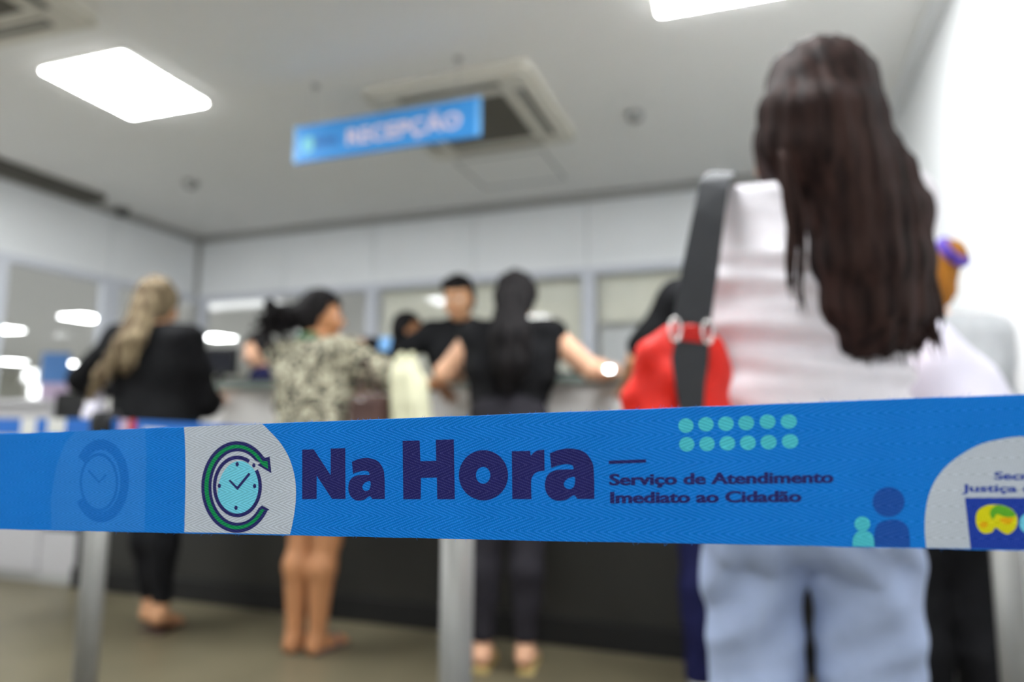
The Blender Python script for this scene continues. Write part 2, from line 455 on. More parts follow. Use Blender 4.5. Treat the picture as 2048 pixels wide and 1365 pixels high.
class Human:
    """a standing figure in its own frame: facing +Y, feet on z = 0"""
    def __init__(s, h=1.65, lean=0.0, turn=0.0, nod=0.0, tilt=0.0, arms=None, feet=None, build=1.0, heel=0.0, twist=0.0, side=0.0, shw=.165, shz=1.345, armr=1.0, legr=1.0):
        s.legr = legr
        s.armr = armr
        s.s = h / 1.65; s.lean = lean; s.b = build; s.heel = heel; S = s.s; s.tw = twist; s.sd = side
        s.hipz = 0.93 * S
        s.neck0 = s.T((0, -0.015, 1.385)); s.neck1 = s.T((0, 0.012, 1.475))
        s.HR = rotm(nod - lean, tilt, turn)
        s.hc = s.neck1 + s.HR @ (np.array([0, 0.018, 0.068]) * S)
        s.sh = {k: s.T((k * shw, -0.012, shz)) for k in (-1, 1)}
        s.el = {}; s.wr = {}; s.hd = {}
        for k in (-1, 1):
            e, w_, d = (arms or {}).get(k, (None, None, None))
            s.el[k] = np.array(e, float) if e is not None else s.sh[k] + np.array([k * 0.06, -0.02, -0.275]) * S
            s.wr[k] = np.array(w_, float) if w_ is not None else s.el[k] + np.array([k * 0.01, 0.06, -0.225]) * S
            v = s.wr[k] - s.el[k]
            s.hd[k] = np.array(d, float) if d is not None else v / np.linalg.norm(v)
        s.ft = {k: np.array((feet or {}).get(k, (k * 0.085 * S, 0, 0)), float) for k in (-1, 1)}
        s.hip = {k: np.array([k * 0.088 * S, 0, 0.885 * S]) for k in (-1, 1)}
        s.ank = {k: s.ft[k] + np.array([0, -0.045, 0.078 + heel]) for k in (-1, 1)}
        s.kn = {k: (s.hip[k] * 0.52 + s.ank[k] * 0.48) + np.array([0, 0.02, -0.005]) for k in (-1, 1)}
    def T(s, p):
        p = np.array(p, float) * s.s
        q = p - np.array([0, 0, s.hipz]); c, n = math.cos(s.lean), math.sin(s.lean)
        x, y = q[0], q[1]
        ct, st = math.cos(s.tw), math.sin(s.tw); x, y = ct * x - st * y, st * x + ct * y
        return np.array([x + s.sd * q[2], c * y + n * q[2], -n * y + c * q[2] + s.hipz])
    def torso(s, f, t=0.0, w=1.0):
        S = s.s; b = s.b * w; A = rotm(-s.lean)
        f.ell((0, -0.005, 0.93 * S), (0.158 * S * b + t, 0.112 * S + t, 0.125 * S + t), 0.06)
        f.ell(s.T((0, 0.005, 1.07)), (0.130 * S * b + t, 0.096 * S + t, 0.15 * S + t), 0.06, rot=A)
        f.ell(s.T((0, -0.005, 1.235)), (0.152 * S * b + t, 0.104 * S + t, 0.17 * S + t), 0.06, rot=A)
        for k in (-1, 1):
            f.ell((k * 0.075 * S, -0.055 * S, 0.885 * S), (0.092 * S * b + t, 0.085 * S + t, 0.09 * S + t), 0.05)
            f.ell(s.T((k * 0.07, 0.085, 1.225)), 0.058 * S + t, 0.05)
            f.cone(s.T((k * 0.03, -0.02, 1.385)), s.sh[k], 0.042 * S + t, 0.046 * S + t, 0.05)
            f.cone(s.sh[k], s.T((k * 0.11, -0.02, 1.22)), 0.05 * S + t, 0.06 * S + t, 0.05)
        return f
    def arm(s, f, k, t=0.0, u0=0.0, u1=1.0, fore=0.0, r=1.0):
        """sleeve or arm: upper arm from u0 to u1, then the forearm up to fit fraction fore"""
        S = s.s; a, e, w_ = s.sh[k], s.el[k], s.wr[k]
        ra, rb = (0.047 * S * r + t), (0.037 * S * r + t)
        if u1 < 1: f.cone(a, a + (e - a) * u1, ra, ra + (rb - ra) * u1 + t * 0.4, 0.03)
        else:
            f.cone(a, e, ra, rb, 0.03)
            m = e + (w_ - e) * 0.3
            if fore > 0.3:
                f.cone(e, m, rb, rb * 1.02, 0.02); f.cone(m, e + (w_ - e) * fore, rb * 1.02, 0.025 * S * r + t, 0.02)
            elif fore > 0: f.cone(e, e + (w_ - e) * fore, rb, rb, 0.02)
        return f
    def leg(s, f, k, t=0.0, end=1.0, r=1.0):
        S = s.s; a, n, q = s.hip[k], s.kn[k], s.ank[k]
        f.cone(a + np.array([0, 0, 0.0]), n, 0.082 * S * r + t, 0.052 * S * r + t, 0.05)
        if end > 0.5:
            e = n + (q - n) * (end - 0.5) * 2
            m = n + (q - n) * 0.3 + np.array([0, -0.018 * S, 0])
            f.cone(n, m, 0.05 * S * r + t, 0.053 * S * r + t, 0.03); f.cone(m, e, 0.053 * S * r + t, 0.033 * S * r + t, 0.03)
        return f
    def foot(s, f, k):
        S = s.s; q = s.ank[k]; p = s.ft[k]; hz = s.heel
        f.cone(q + np.array([0, 0, 0.01]), p + np.array([0, -0.06, 0.034 + hz]), 0.033 * S, 0.033 * S, 0.02)
        f.cone(p + np.array([0, -0.06, 0.036 + hz]), p + np.array([k * 0.012, 0.09, 0.026]), 0.032 * S, 0.026 * S, 0.03)
        for i, (dx, l) in enumerate(((-0.026, 0.135), (-0.010, 0.138), (0.004, 0.132), (0.016, 0.125), (0.027, 0.115))):
            f.cone(p + np.array([k * dx, 0.085, 0.024]), p + np.array([k * (dx + 0.008), l, 0.018]), 0.013 - 0.001 * i, 0.010 - 0.0005 * i, 0.008)
    def hand(s, f, k, curl=0.5):
        S = s.s; w_ = s.wr[k]; d = s.hd[k] / np.linalg.norm(s.hd[k])
        side = np.cross(d, np.array([0, 0, 1.0])); side = side / (np.linalg.norm(side) + 1e-9) * k
        dn = np.cross(side, d) * (1 if k < 0 else -1)
        if dn[2] > 0: dn = -dn
        f.cone(w_, w_ + d * 0.03 * S, 0.024 * S, 0.024 * S, 0.02)
        for j in range(4):
            o = side * (0.027 - 0.018 * j) * S
            kn = w_ + d * 0.085 * S + o
            f.cone(w_ + d * 0.02 * S + o * 0.7, kn, 0.0135 * S, 0.012 * S, 0.014)
            L = (0.036, 0.042, 0.040, 0.031)[j] * S; p = kn; a = 0.15
            for i in range(3):
                a += curl * (0.55 + 0.06 * j)
                q = p + (d * math.cos(a) + dn * math.sin(a)) * L * (1, 0.7, 0.55)[i] + side * 0.003 * (1.5 - j) * S
                f.cone(p, q, (0.0098 - 0.0008 * i) * S, (0.0090 - 0.0008 * i) * S, 0.004); p = q
        t0 = w_ + d * 0.028 * S + side * 0.022 * S
        t1 = t0 + (d * 0.55 + side * 0.7 + dn * 0.35) * 0.042 * S; t2 = t1 + (d * 0.85 + side * 0.2 + dn * 0.4) * 0.03 * S
        f.cone(t0, t1, 0.015 * S, 0.0115 * S, 0.012); f.cone(t1, t2, 0.0112 * S, 0.0095 * S, 0.004)
    def hp(s, p): return s.hc + s.HR @ (np.array(p, float) * s.s)
    def head(s, f):
        S = s.s
        f.cone(s.neck0, s.neck1, 0.052 * S, 0.047 * S, 0.03)
        f.cone(s.neck1, s.hp((0, 0, -0.04)), 0.047 * S, 0.045 * S, 0.02)
        f.ell(s.hp((0, -0.008, 0.022)), np.array((0.071, 0.090, 0.088)) * S, 0.02, rot=s.HR)
        f.ell(s.hp((0, 0.035, -0.035)), np.array((0.056, 0.056, 0.075)) * S, 0.03, rot=s.HR)
        f.ell(s.hp((0, 0.068, -0.088)), np.array((0.024, 0.020, 0.020)) * S, 0.025, rot=s.HR)      # chin
        f.cone(s.hp((0, 0.086, 0.012)), s.hp((0, 0.107, -0.028)), 0.008 * S, 0.0125 * S, 0.012)    # nose
        for k in (-1, 1):
            f.ell(s.hp((k * 0.011, 0.099, -0.030)), 0.0095 * S, 0.006)
            f.ell(s.hp((k * 0.030, 0.094, 0.000)), np.array((0.017, 0.010, 0.012)) * S, 0.012, op=1, rot=s.HR)
            f.cone(s.hp((k * 0.012, 0.090, 0.019)), s.hp((k * 0.046, 0.078, 0.020)), 0.007 * S, 0.006 * S, 0.012)
            f.ell(s.hp((k * 0.042, 0.068, -0.030)), 0.019 * S, 0.025)
            f.ell(s.hp((k * 0.074, -0.004, -0.012)), np.array((0.009, 0.019, 0.031)) * S, 0.008, rot=s.HR)
            f.ell(s.hp((k * 0.080, 0.003, -0.010)), np.array((0.006, 0.009, 0.015)) * S, 0.006, op=1, rot=s.HR)
        f.cone(s.hp((-0.019, 0.086, -0.053)), s.hp((0.019, 0.086, -0.053)), 0.0065 * S, 0.0065 * S, 0.01)
        f.cone(s.hp((-0.016, 0.085, -0.064)), s.hp((0.016, 0.085, -0.064)), 0.0075 * S, 0.0075 * S, 0.008)
    def body(s, root, m, res=0.0085, curl=0.5, legs=True):
        f = SDF(res); s.torso(f)
        for k in (-1, 1):
            s.arm(f, k, fore=1.0, r=s.armr); s.hand(f, k, curl)
            if legs: s.leg(f, k, r=s.legr); s.foot(f, k)
        s.head(f)
        if not legs: pass
        return link('body', f.mesh('body'), m, root, True)
    def face(s, root):
        S = s.s
        for k in (-1, 1):
            f = SDF(0.003); f.ell(s.hp((k * 0.030, 0.077, 0.000)), 0.0125 * S, 0.001)
            e = link('eye', f.mesh('eye'), M['eye'], root, True)
            f = SDF(0.002); f.ell(s.hp((k * 0.030, 0.0868, 0.000)), np.array((0.006, 0.004, 0.006)) * S, 0.001, rot=s.HR)
            link('iris', f.mesh('iris'), M['iris'], e, True)
            f = SDF(0.003); f.cone(s.hp((k * 0.014, 0.098, 0.021)), s.hp((k * 0.048, 0.083, 0.024)), 0.0042 * S, 0.003 * S, 0.002)
            link('eyebrow', f.mesh('eyebrow'), M['hair_black'], root, True)
        f = SDF(0.003); f.chain([s.hp((-0.02, 0.0895, -0.058)), s.hp((0, 0.0945, -0.0575)), s.hp((0.02, 0.0895, -0.058))], [0.003, 0.0062, 0.003], 0.003)
        link('lips', f.mesh('lips'), M['lip'], root, True)
    def cap(s, f, t=0.012, front=0.05, low=-0.05):
        """skull of hair, leaving the face free"""
        S = s.s
        f.ell(s.hp((0, -0.014, 0.024)), (np.array((0.073, 0.090, 0.088)) + t) * S, 0.02, rot=s.HR)
        f.ell(s.hp((0, -0.045, -0.03)), (np.array((0.058, 0.05, 0.06)) + t) * S, 0.03, rot=s.HR)
        f.box(s.hp((0, 0.10, -0.055)), np.array((0.058, 0.085, 0.09)) * S, 0.02, 0.015, op=1, rot=s.HR)
        return f


def fold(amp, az=40, ax=12, seed=0.0):
    """soft creases for cloth"""
    return lambda X, Y, Z: amp * (np.sin(Z * az + 1.7 * np.sin(X * ax + seed) + seed) + 0.6 * np.sin(Z * az * 0.53 + X * ax * 1.9 + 2.1 * seed + Y * 9))


# ------------------------------------------------------------------ the room
H = 2.8
XL, YB, XR, YF = -5.08, 5.05, 0.80, -3.2
HX, HY = -25.0, 19.0
struct('floor', MB().box((XL - .06, YF - .2, -0.08), (XR + .12, YB + .06, 0.0)), M['floor'])
mb = MB(); mb.box((HX - .2, YF - .2, -0.08), (XL - .06, HY + .2, 0.0)); mb.box((XL - .06, YB + .06, -0.08), (XR + 9.2, HY + .2, 0.0))
struct('floor_hall', mb, M['hallfloor'])
struct('ceiling', MB().box((HX - .2, YF - .2, H), (XR + 9.2, HY + .2, H + 0.1)), M['ceiling'])
struct('wall_right', MB().box((XR, YF, 0), (XR + 0.12, YB, H)), M['wall'])
struct('wall_front', MB().box((HX, YF - .15, 0), (XR + .12, YF, H)), M['wall'])
struct('wall_hall_far', MB().box((HX, HY, 0), (XR + 9, HY + .15, H)), M['hallwall'])
struct('wall_hall_left', MB().box((HX - .15, YF, 0), (HX, HY, H)), M['hallwall'])
struct('wall_hall_right', MB().box((XR + 8.9, YB, 0), (XR + 9.0, HY, H)), M['hallwall'])
struct('wall_hall_side', MB().box((XR + .12, YB, 0), (XR + 9, YB + .1, H)), M['hallwall'])
TR = 2.155                                                            # underside of the partition's upper panels
seams_b = [-4.06, -3.12, -2.175, -1.225, -0.28, 0.66]
mb = MB()
xs = [XL] + seams_b + [XR]
for a, b in zip(xs, xs[1:]): mb.box((a + .004, YB - .0, TR + .06), (b - .004, YB + .06, H))
mb.box((XL, YB + .012, TR + .06), (XR, YB + .05, H), mi=1)
mb.box((XL, YB, 0), (XR, YB + .06, 0.92))
struct('wall_back', mb, [M['partition'], M['seam']])
ys = [YF, -1.6, -.65, .3, 1.25, 2.2, 3.15, 4.1, YB]
mb = MB()
for a, b in zip(ys, ys[1:]): mb.box((XL - .06, a + .004, TR + .06), (XL, b - .004, H))
mb.box((XL - .05, YF, TR + .06), (XL - .012, YB, H), mi=1)
mb.box((XL - .06, YF, 0), (XL, YB, 0.92))
struct('wall_left', mb, [M['partition'], M['seam']])
# cornices where walls meet the ceiling
struct('trim_1', MB().box((XL, YB - .05, H - .055), (XR, YB + .0, H)), M['cornice'])
struct('trim_2', MB().box((XL, YF, H - .055), (XL + .05, YB - .05, H)), M['cornice'])
struct('trim_3', MB().box((XR - .07, YF, H - .03), (XR, YB - .05, H)), M['wall'])
struct('trim_4', MB().box((XL - .035, YB - .035, 0), (XL + .03, YB + .03, H - .055), .004), M['cornice'])
struct('baseboard_right', MB().box((XR - .015, YF, 0), (XR, YB, .09), .003), M['white'])


def window(name, axis, a, b, z0, z1, off, posts, blind=None):
    """aluminium frame with its pane; axis 0 runs along X (back wall), 1 along Y (left wall)"""
    fr = MB()
    def bx(u0, u1, za, zb, d0=-.025, d1=.035, mi=0):
        if axis == 0: fr.box((u0, off + d0, za), (u1, off + d1, zb), .004, mi)
        else: fr.box((off - d1, u0, za), (off - d0, u1, zb), .004, mi)
    bx(a, b, z1, z1 + .06); bx(a, b, z0 - .05, z0)
    for u, w_ in posts: bx(u - w_ / 2, u + w_ / 2, z0, z1, -.03, .04)
    o = struct(name, fr, M['alu'])
    p = MB()
    if axis == 0: p.box((a + .01, off + .012, z0), (b - .01, off + .018, z1))
    else: p.box((off - .018, a + .01, z0), (off - .012, b - .01, z1))
    p.build('pane', M['glass'], o)
    return o


window('window_1', 0, XL + .03, -3.12, .97, TR, YB, [(-4.985, .06), (-3.12, .105)])
window('window_2', 0, -3.12, -1.213, .97, TR, YB, [(-1.213, .10)])
window('window_3', 0, -1.213, XR, .97, TR, YB, [(-.28, .09), (.70, .09)])
window('window_4', 1, 4.07, YB - .04, .97, TR, XL, [(4.12, .15)])
window('window_5', 1, 1.25, 4.07, .97, TR, XL, [(3.235, .10)])
window('window_6', 1, YF, 1.25, .97, TR, XL, [(1.25, .09), (-.65, .09)])


def blind(x0, x1, z0, label, slat):
    mb = MB()
    n = max(1, round((x1 - x0) / slat)); wd = (x1 - x0) / n
    for i in range(n):
        a = x0 + i * wd
        mb.box((a - .004, YB + .085 + .009 * (i % 2), z0), (a + wd + .004, YB + .091 + .009 * (i % 2), TR + .02))
    mb.box((x0, YB + .07, TR + .02), (x1, YB + .115, TR + .06))
    return tag(mb.build('window_blind', M['blind'], offset=((x0 + x1) / 2, YB + .09, z0)), label, 'blind', 'cream blinds behind the back wall glass')


blind(-3.06, -1.27, 1.02, 'cream vertical blind behind the glass left of centre, between the two wide mullions', .127)
blind(-1.15, -.33, 1.80, 'short cream blind behind the glass right of the centre mullion', .127)
blind(-.22, .64, 1.80, 'short cream blind behind the back glass, hidden mostly by the woman in white', .127)
# lower lining behind the right hand glass
mb = MB()
mb.box((-1.16, YB + .2, 0), (XR, YB + .26, 1.80))
for x in (-.86, -.55, -.2, .2): mb.box((x - .02, YB + .185, .95), (x + .02, YB + .2, 1.80))
tag(mb.build('panel_screen', M['partition'], offset=(-.2, YB + .2, 0)), 'pale ribbed panel standing behind the glass below the short blind', 'panel')

# ------------------------------------------------------------------ ceiling lights
def rounded(x0, x1, y0, y1, r, n=6):
    P = []
    for cx, cy, a0 in ((x1 - r, y1 - r, 0), (x0 + r, y1 - r, 90), (x0 + r, y0 + r, 180), (x1 - r, y0 + r, 270)):
        for i in range(n + 1):
            a = R(a0 + 90 * i / n); P.append((cx + r * math.cos(a), cy + r * math.sin(a)))
    return P


def light_panel(cx, cy, label, group, m, sx=.62, sy=.64, rz=0.0, r=.035):
    t = thing('ceiling_light', label, 'ceiling light', (cx, cy, H), rz, group)
    P = rounded(-sx / 2, sx / 2, -sy / 2, sy / 2, r)
    MB().prism([(x, y, -.016) for x, y in P], (0, 0, .006)).build('diffuser', m, t)
    P = rounded(-sx / 2 - .012, sx / 2 + .012, -sy / 2 - .012, sy / 2 + .012, r + .01)
    MB().prism([(x, y, -.010) for x, y in P], (0, 0, .010)).build('frame', M['white'], t)
    return t


G1 = 'square white LED panels on the office ceiling'
light_panel(-3.13, 2.55, 'square glowing LED panel on the ceiling at upper left, left of the blue sign', G1, M['panel'], .55, .56, R(1.5), .02)
light_panel(-.07, 2.57, 'glowing LED panel cut off by the top edge, right of the air conditioner', G1, M['panel'], .56, .56, R(2), .02)
for x, y in ((-4.15, 1.3), (-3.12, 1.3), (-.35, 1.25), (-3.5, -.6), (-.5, -1.9)):  # unseen fill panels, added where their reflections fall behind people
    light_panel(x, y, 'glowing LED panel on the ceiling, above or behind the camera and out of the photo', G1, M['panel'], .56, .56, 0, .02)
G2 = 'LED panels on the ceiling of the hall beyond the glass'
hall = [((170, 635), 'glowing hall light seen through the left glass, largest and highest of them'),
        ((434, 675), 'glowing hall light seen through back glass above the black monitor'),
        ((141, 727), 'small round glowing hall light just left of the black jacket sleeve'),
        ((26, 724), 'glowing hall light low at the left edge above the white desk'),
        ((2, 658), 'glowing hall light cut off by the left edge of the photo'),
        ((882, 574), 'pale glowing hall light beside the forehead of the standing clerk')]  # this last panel is added in place of a reflection in the glass
for (px, py), lb in hall:
    p = atz(px, py, H)
    b = .8
    light_panel(p[0], p[1], lb, G2, M['hallpanel'], .7 * b, .7 * b, 0, .06)
p = atz(478, 606, H)  # wide panel with low emission
light_panel(p[0], p[1], 'wide glowing hall light behind back glass left of the curly head', G2, M['softpanel'], 1.5, .6)
for x, y in ((-8.2, 2.2), (-8.2, -1.0), (-14, 1.5), (-7.5, 14.0), (3.5, 9.5), (-15.5, 13.5), (-18, 6)):  # extra unseen lamps added to brighten the hall
    light_panel(x, y, 'glowing hall light out of view beyond the partitions', G2, M['hallpanel'], .9, .9)

# ------------------------------------------------------------------ ceiling fittings
def cassette(cx, cy, label, rz=0.0):
    t = thing('air_conditioner', label, 'air conditioner', (cx, cy, H), rz, 'ceiling cassette air conditioners')
    hb = .475
    b = MB()
    b.prism([(x, y, -.045) for x, y in rounded(-hb, hb, -hb, hb, .05)], (0, 0, .045))
    b.prism([(x, y, -.06) for x, y in rounded(-hb + .03, hb - .03, -hb + .03, hb - .03, .05)], (0, 0, .015))
    b.build('housing', M['acbody'], t)
    for a in range(4):
        rm = Matrix.Rotation(a * math.pi / 2, 3, 'Z')
        s = MB(); s.box((-.29, .335, -.064), (.29, .395, -.0595)); s.bm.transform(rm.to_4x4()); s.build('air_slot', M['slot'], t)
        v = MB(); v.box((-.285, .345, -.068), (.285, .36, -.0635)); v.bm.transform(rm.to_4x4()); v.build('louver', M['acbody'], t)
    g = MB(); g.box((-.27, -.27, -.066), (.27, .27, -.06))
    for i in range(13): g.box((-.26, -.255 + i * .0425 - .006, -.07), (.26, -.255 + i * .0425 + .006, -.066))
    g.build('intake_grille', M['grille'], t)
    return t


cassette(-1.49, 3.46, 'square beige air conditioner in the ceiling, half hidden by the blue sign')
cassette(-3.13, 1.54, 'dim square air conditioner cut off at the upper left corner of the photo', R(3))
for (px, py), rr, lb in (((1270, 226), .05, 'small round grey smoke detector on the ceiling right of the air conditioner'),
                         ((382, 363), .055, 'small round grey smoke detector on the ceiling left of the sign, nearer the corner')):
    p = atz(px, py, H)
    MBx = MB().lathe([(rr * .5, -.05), (rr * .8, -.045), (rr, -.02), (rr, 0)], (0, 0, 0), 24)
    t = thing('smoke_detector', lb, 'smoke detector', (p[0], p[1], H), 0, 'ceiling smoke detectors')
    MBx.build('base', M['cornice'], t)
    MB().lathe([(rr * .3, -.058), (rr * .45, -.05), (rr * .45, -.045)], (0, 0, 0), 20).build('sensor', M['slot'], t)
# linear air vent by the left wall and a dome by its end
t = thing('air_vent', 'long brownish slot vent on the ceiling along the left wall', 'air vent', (-4.93, 2.2, H))
MB().box((-.13, -1.7, -.05), (.11, 1.62, 0), .004).build('frame', M['slot'], t)
for i in range(3):
    MB().box((-.10 + .06 * i, -1.66, -.056), (-.065 + .06 * i, 1.58, -.05)).build('slat', M['grille'], t)
p = atz(232, 418, H)
t = thing('ceiling_camera', 'small dark dome at the end of the long slot vent', 'camera', (-4.98, p[1], H))
MB().lathe([(.055, -.03), (.06, 0)], (0, 0, 0), 24).build('base', M['cornice'], t)
MB().lathe([(.004, -.075), (.03, -.066), (.045, -.045), (.048, -.03)], (0, 0, 0), 24).build('dome', M['black'], t)
# access hatch
mb = MB()
for a, b, c, d in ((-1.92, 4.09, -1.28, 4.10), (-1.92, 4.64, -1.28, 4.65), (-1.92, 4.09, -1.91, 4.65), (-1.29, 4.09, -1.28, 4.65)):
    mb.box((a, b, H - .004), (c, d, H))
tag(mb.build('ceiling_hatch', M['seam'], offset=(-1.6, 4.37, H)), 'faint square outline of an access hatch behind the air conditioner', 'hatch')

# ------------------------------------------------------------------ lettering helpers
def text_curves(txt, bold=0.0, spacing=1.0):
    """a text as flat mesh data in its own units (uses the built-in font)"""
    cu = bpy.data.curves.new('t', 'FONT'); cu.body = txt; cu.offset = bold; cu.space_character = spacing; cu.resolution_u = 4
    ob = bpy.data.objects.new('t', cu); COL.objects.link(ob)
    me = bpy.data.meshes.new_from_object(ob.evaluated_get(bpy.context.evaluated_depsgraph_get()))
    bpy.data.objects.remove(ob); bpy.data.curves.remove(cu)
    V = np.array([v.co[:2] for v in me.vertices]); F = [list(p.vertices) for p in me.polygons]
    bpy.data.meshes.remove(me)
    return V, F


def fill_loops(loops):
    """even-odd filled outlines as flat mesh data"""
    cu = bpy.data.curves.new('t', 'CURVE'); cu.dimensions = '2D'; cu.fill_mode = 'BOTH'
    for L in loops:
        sp = cu.splines.new('POLY'); sp.points.add(len(L) - 1)
        for p, q in zip(sp.points, L): p.co = (q[0] / 100, q[1] / 100, 0, 1)
        sp.use_cyclic_u = True
    ob = bpy.data.objects.new('t', cu); COL.objects.link(ob)
    me = bpy.data.meshes.new_from_object(ob.evaluated_get(bpy.context.evaluated_depsgraph_get()))
    bpy.data.objects.remove(ob); bpy.data.curves.remove(cu)
    V = np.array([(v.co[0] * 100, v.co[1] * 100) for v in me.vertices]); F = [list(p.vertices) for p in me.polygons]
    bpy.data.meshes.remove(me)
    return V, F


def smooth_loop(P, n=5, corners=()):
    """closed Catmull-Rom through P; indices in corners stay sharp"""
    out = []; N = len(P); P = [np.array(p, float) for p in P]
    for i in range(N):
        p0, p1, p2, p3 = P[i - 1], P[i], P[(i + 1) % N], P[(i + 2) % N]
        m1 = (p2 - p1) if i in corners else (p2 - p0) / 2
        m2 = (p2 - p1) if (i + 1) % N in corners else (p3 - p1) / 2
        if i in corners and (i + 1) % N in corners: out.append(p1); continue
        for j in range(n):
            t = j / n
            out.append((2 * t ** 3 - 3 * t * t + 1) * p1 + (t ** 3 - 2 * t * t + t) * m1 + (-2 * t ** 3 + 3 * t * t) * p2 + (t ** 3 - t * t) * m2)
    return out


def ellipse(cx, cy, rx, ry, n=40, a0=0, a1=360):
    return [(cx + rx * math.cos(R(a0 + (a1 - a0) * i / n)), cy + ry * math.sin(R(a0 + (a1 - a0) * i / n))) for i in range(n + (1 if abs(a1 - a0) < 360 else 0))]


def stroke(pts, wd, cap=True):
    pts = [np.array(p, float) for p in pts]; Lf = []; Rt = []
    for i, p in enumerate(pts):
        t = pts[min(i + 1, len(pts) - 1)] - pts[max(i - 1, 0)]; t = t / np.linalg.norm(t); n = np.array([-t[1], t[0]]) * wd / 2
        Lf.append(p + n); Rt.append(p - n)
    return Lf + Rt[::-1]


# ------------------------------------------------------------------ hanging sign
SY = 2.88
sa, sb_ = aty(588, 328, SY), aty(962, 191, SY)
sx0, sx1, sz0, sz1 = sa[0], sb_[0], 2.378, 2.578
t = thing('hanging_sign', 'blue RECEPÇÃO sign hanging from the ceiling in front of the air conditioner', 'sign', ((sx0 + sx1) / 2, SY, sz0))
W2, HS = (sx1 - sx0) / 2, sz1 - sz0
MB().box((-W2, -.006, 0), (W2, .006, HS), .002).build('board', M['sign'], t)
for a in ((-W2, -.0068, 0, -W2 + .022, HS), (W2 - .022, -.0068, 0, W2, HS)): MB().box((a[0], a[1], a[2]), (a[3], -.0061, a[4])).build('edge_band', M['signedge'], t)
def flat_text(txt, x0, x1, z0, z1, y, m, parent, name, bold=.02):
    V, F = text_curves(txt, bold)
    lo, hi = V.min(0), V.max(0); V = (V - lo) / (hi - lo)
    me = bpy.data.meshes.new(name); me.from_pydata([(x0 + v[0] * (x1 - x0), y, z0 + v[1] * (z1 - z0)) for v in V], [], F)
    return link(name, me, m, parent)
flat_text('RECEPÇÃO', -W2 + .33, W2 - .10, .035, .158, -.0075, M['signtext'], t, 'lettering')
flat_text('Na Hora', -W2 + .135, -W2 + .27, .075, .125, -.0075, M['signnavy'], t, 'small_lettering')
e = MB(); e.prism([(-W2 + .09 + .038 * math.cos(R(a)), -.0078, .092 + .046 * math.sin(R(a))) for a in range(0, 360, 15)], (0, .0014, 0)); e.build('emblem', M['signteal'], t)
for px in (630, 915):
    x = aty(px, 200, SY)[0] - (sx0 + sx1) / 2
    MB().tube([(x, 0, HS), (x, 0, H - sz0)], .0025, 6).build('suspension_wire', M['cornice'], t)
    MB().lathe([(.02, H - sz0 - .012), (.02, H - sz0)], (x, 0, 0), 16).build('ceiling_anchor', M['cornice'], t)

# ------------------------------------------------------------------ reception counters
YC = 3.17
CX0, CX1, CT = -4.02, XR - .004, 1.20
t = thing('reception_counter', 'long reception counter with dark front, white upper panel and grey top', 'counter', (-1.6, YC + .3, 0))
def cpart(name, m, *boxes):
    mb = MB()
    for b in boxes: mb.box(b[0], b[1], .003)
    o = mb.build(name, m, t); o.data.transform(Matrix.Translation((1.6, -(YC + .3), 0))); return o
cpart('carcass', M['counterdark'], ((CX0, YC, .12), (CX1, YC + .5, .9)))
cpart('kick_plate', M['kick'], ((CX0, YC - .02, .0), (CX1, YC + .48, .12)))
for i in range(4):
    a = CX0 + (CX1 - CX0) * i / 4; b = CX0 + (CX1 - CX0) * (i + 1) / 4
    cpart('front_panel', M['counterwhite'], ((a + .003, YC - .02, .9), (b - .003, YC + .1, CT)))
cpart('countertop', M['countertop'], ((CX0, YC - .06, CT), (CX1, YC + .42, CT + .035)))
cpart('work_surface', M['counterwhite'], ((CX0, YC + .1, .9), (CX1, YC + .48, .93)))
t = thing('white_desk', 'white reception desk at the left edge with a black recess', 'desk', (-4.55, YC + .3, 0))
def dpart(name, m, lo, hi, bev=.004):
    o = MB().box(lo, hi, bev).build(name, m, t); o.data.transform(Matrix.Translation((4.55, -(YC + .3), 0))); return o
dpart('front_panel', M['deskwhite'], (XL + .01, YC, .06), (-4.36, YC + .5, 1.12))
dpart('side_panel', M['deskwhite'], (-4.36, YC + .02, .06), (-4.03, YC + .5, .32))
dpart('recess', M['kick'], (-4.355, YC + .03, .32), (-4.03, YC + .5, 1.20))
dpart('plinth', M['cornice'], (XL + .02, YC + .02, 0), (-4.03, YC + .48, .06))
dpart('desktop', M['deskwhite'], (XL + .005, YC - .04, 1.12), (-4.357, YC + .54, 1.155))


def monitor(x, y, z, rz, wd, ht, label):
    t = thing('monitor', label, 'monitor', (x, y, z), rz)
    MB().box((-.12, -.09, 0), (.12, .09, .015), .005).build('base', M['black'], t)
    MB().box((-.02, .0, .015), (.02, .03, .18), .003).build('neck', M['black'], t)
    MB().box((-wd / 2, -.03, .07), (wd / 2, 0, .07 + ht), .006).build('housing', M['black'], t)
    MB().box((-wd / 2 + .015, -.0315, .09), (wd / 2 - .015, -.0305, .05 + ht), 0).build('screen', M['screen'], t)
    return t


WS = CT + .035
mq = aty(432, 760, YC + .2)
monitor(mq[0], YC + .22, WS, R(8), .27, .17, 'black monitor on the counter right of the woman in the black jacket')
kq = aty(500, 765, YC + .05)
t = thing('keyboard', 'low black keyboard on the counter between black monitor and leopard blouse', 'keyboard', (kq[0], YC + .05, WS), R(5))
MB().box((-.15, -.06, 0), (.15, .06, .02), .004).build('case', M['black'], t)
mb = MB()
for i in range(48): mb.box((-.14 + .0235 * (i % 12), -.05 + .026 * (i // 12), .02), (-.121 + .0235 * (i % 12), -.03 + .026 * (i // 12), .026))
tag(mb.build('keys', M['screen'], t), kind='stuff')
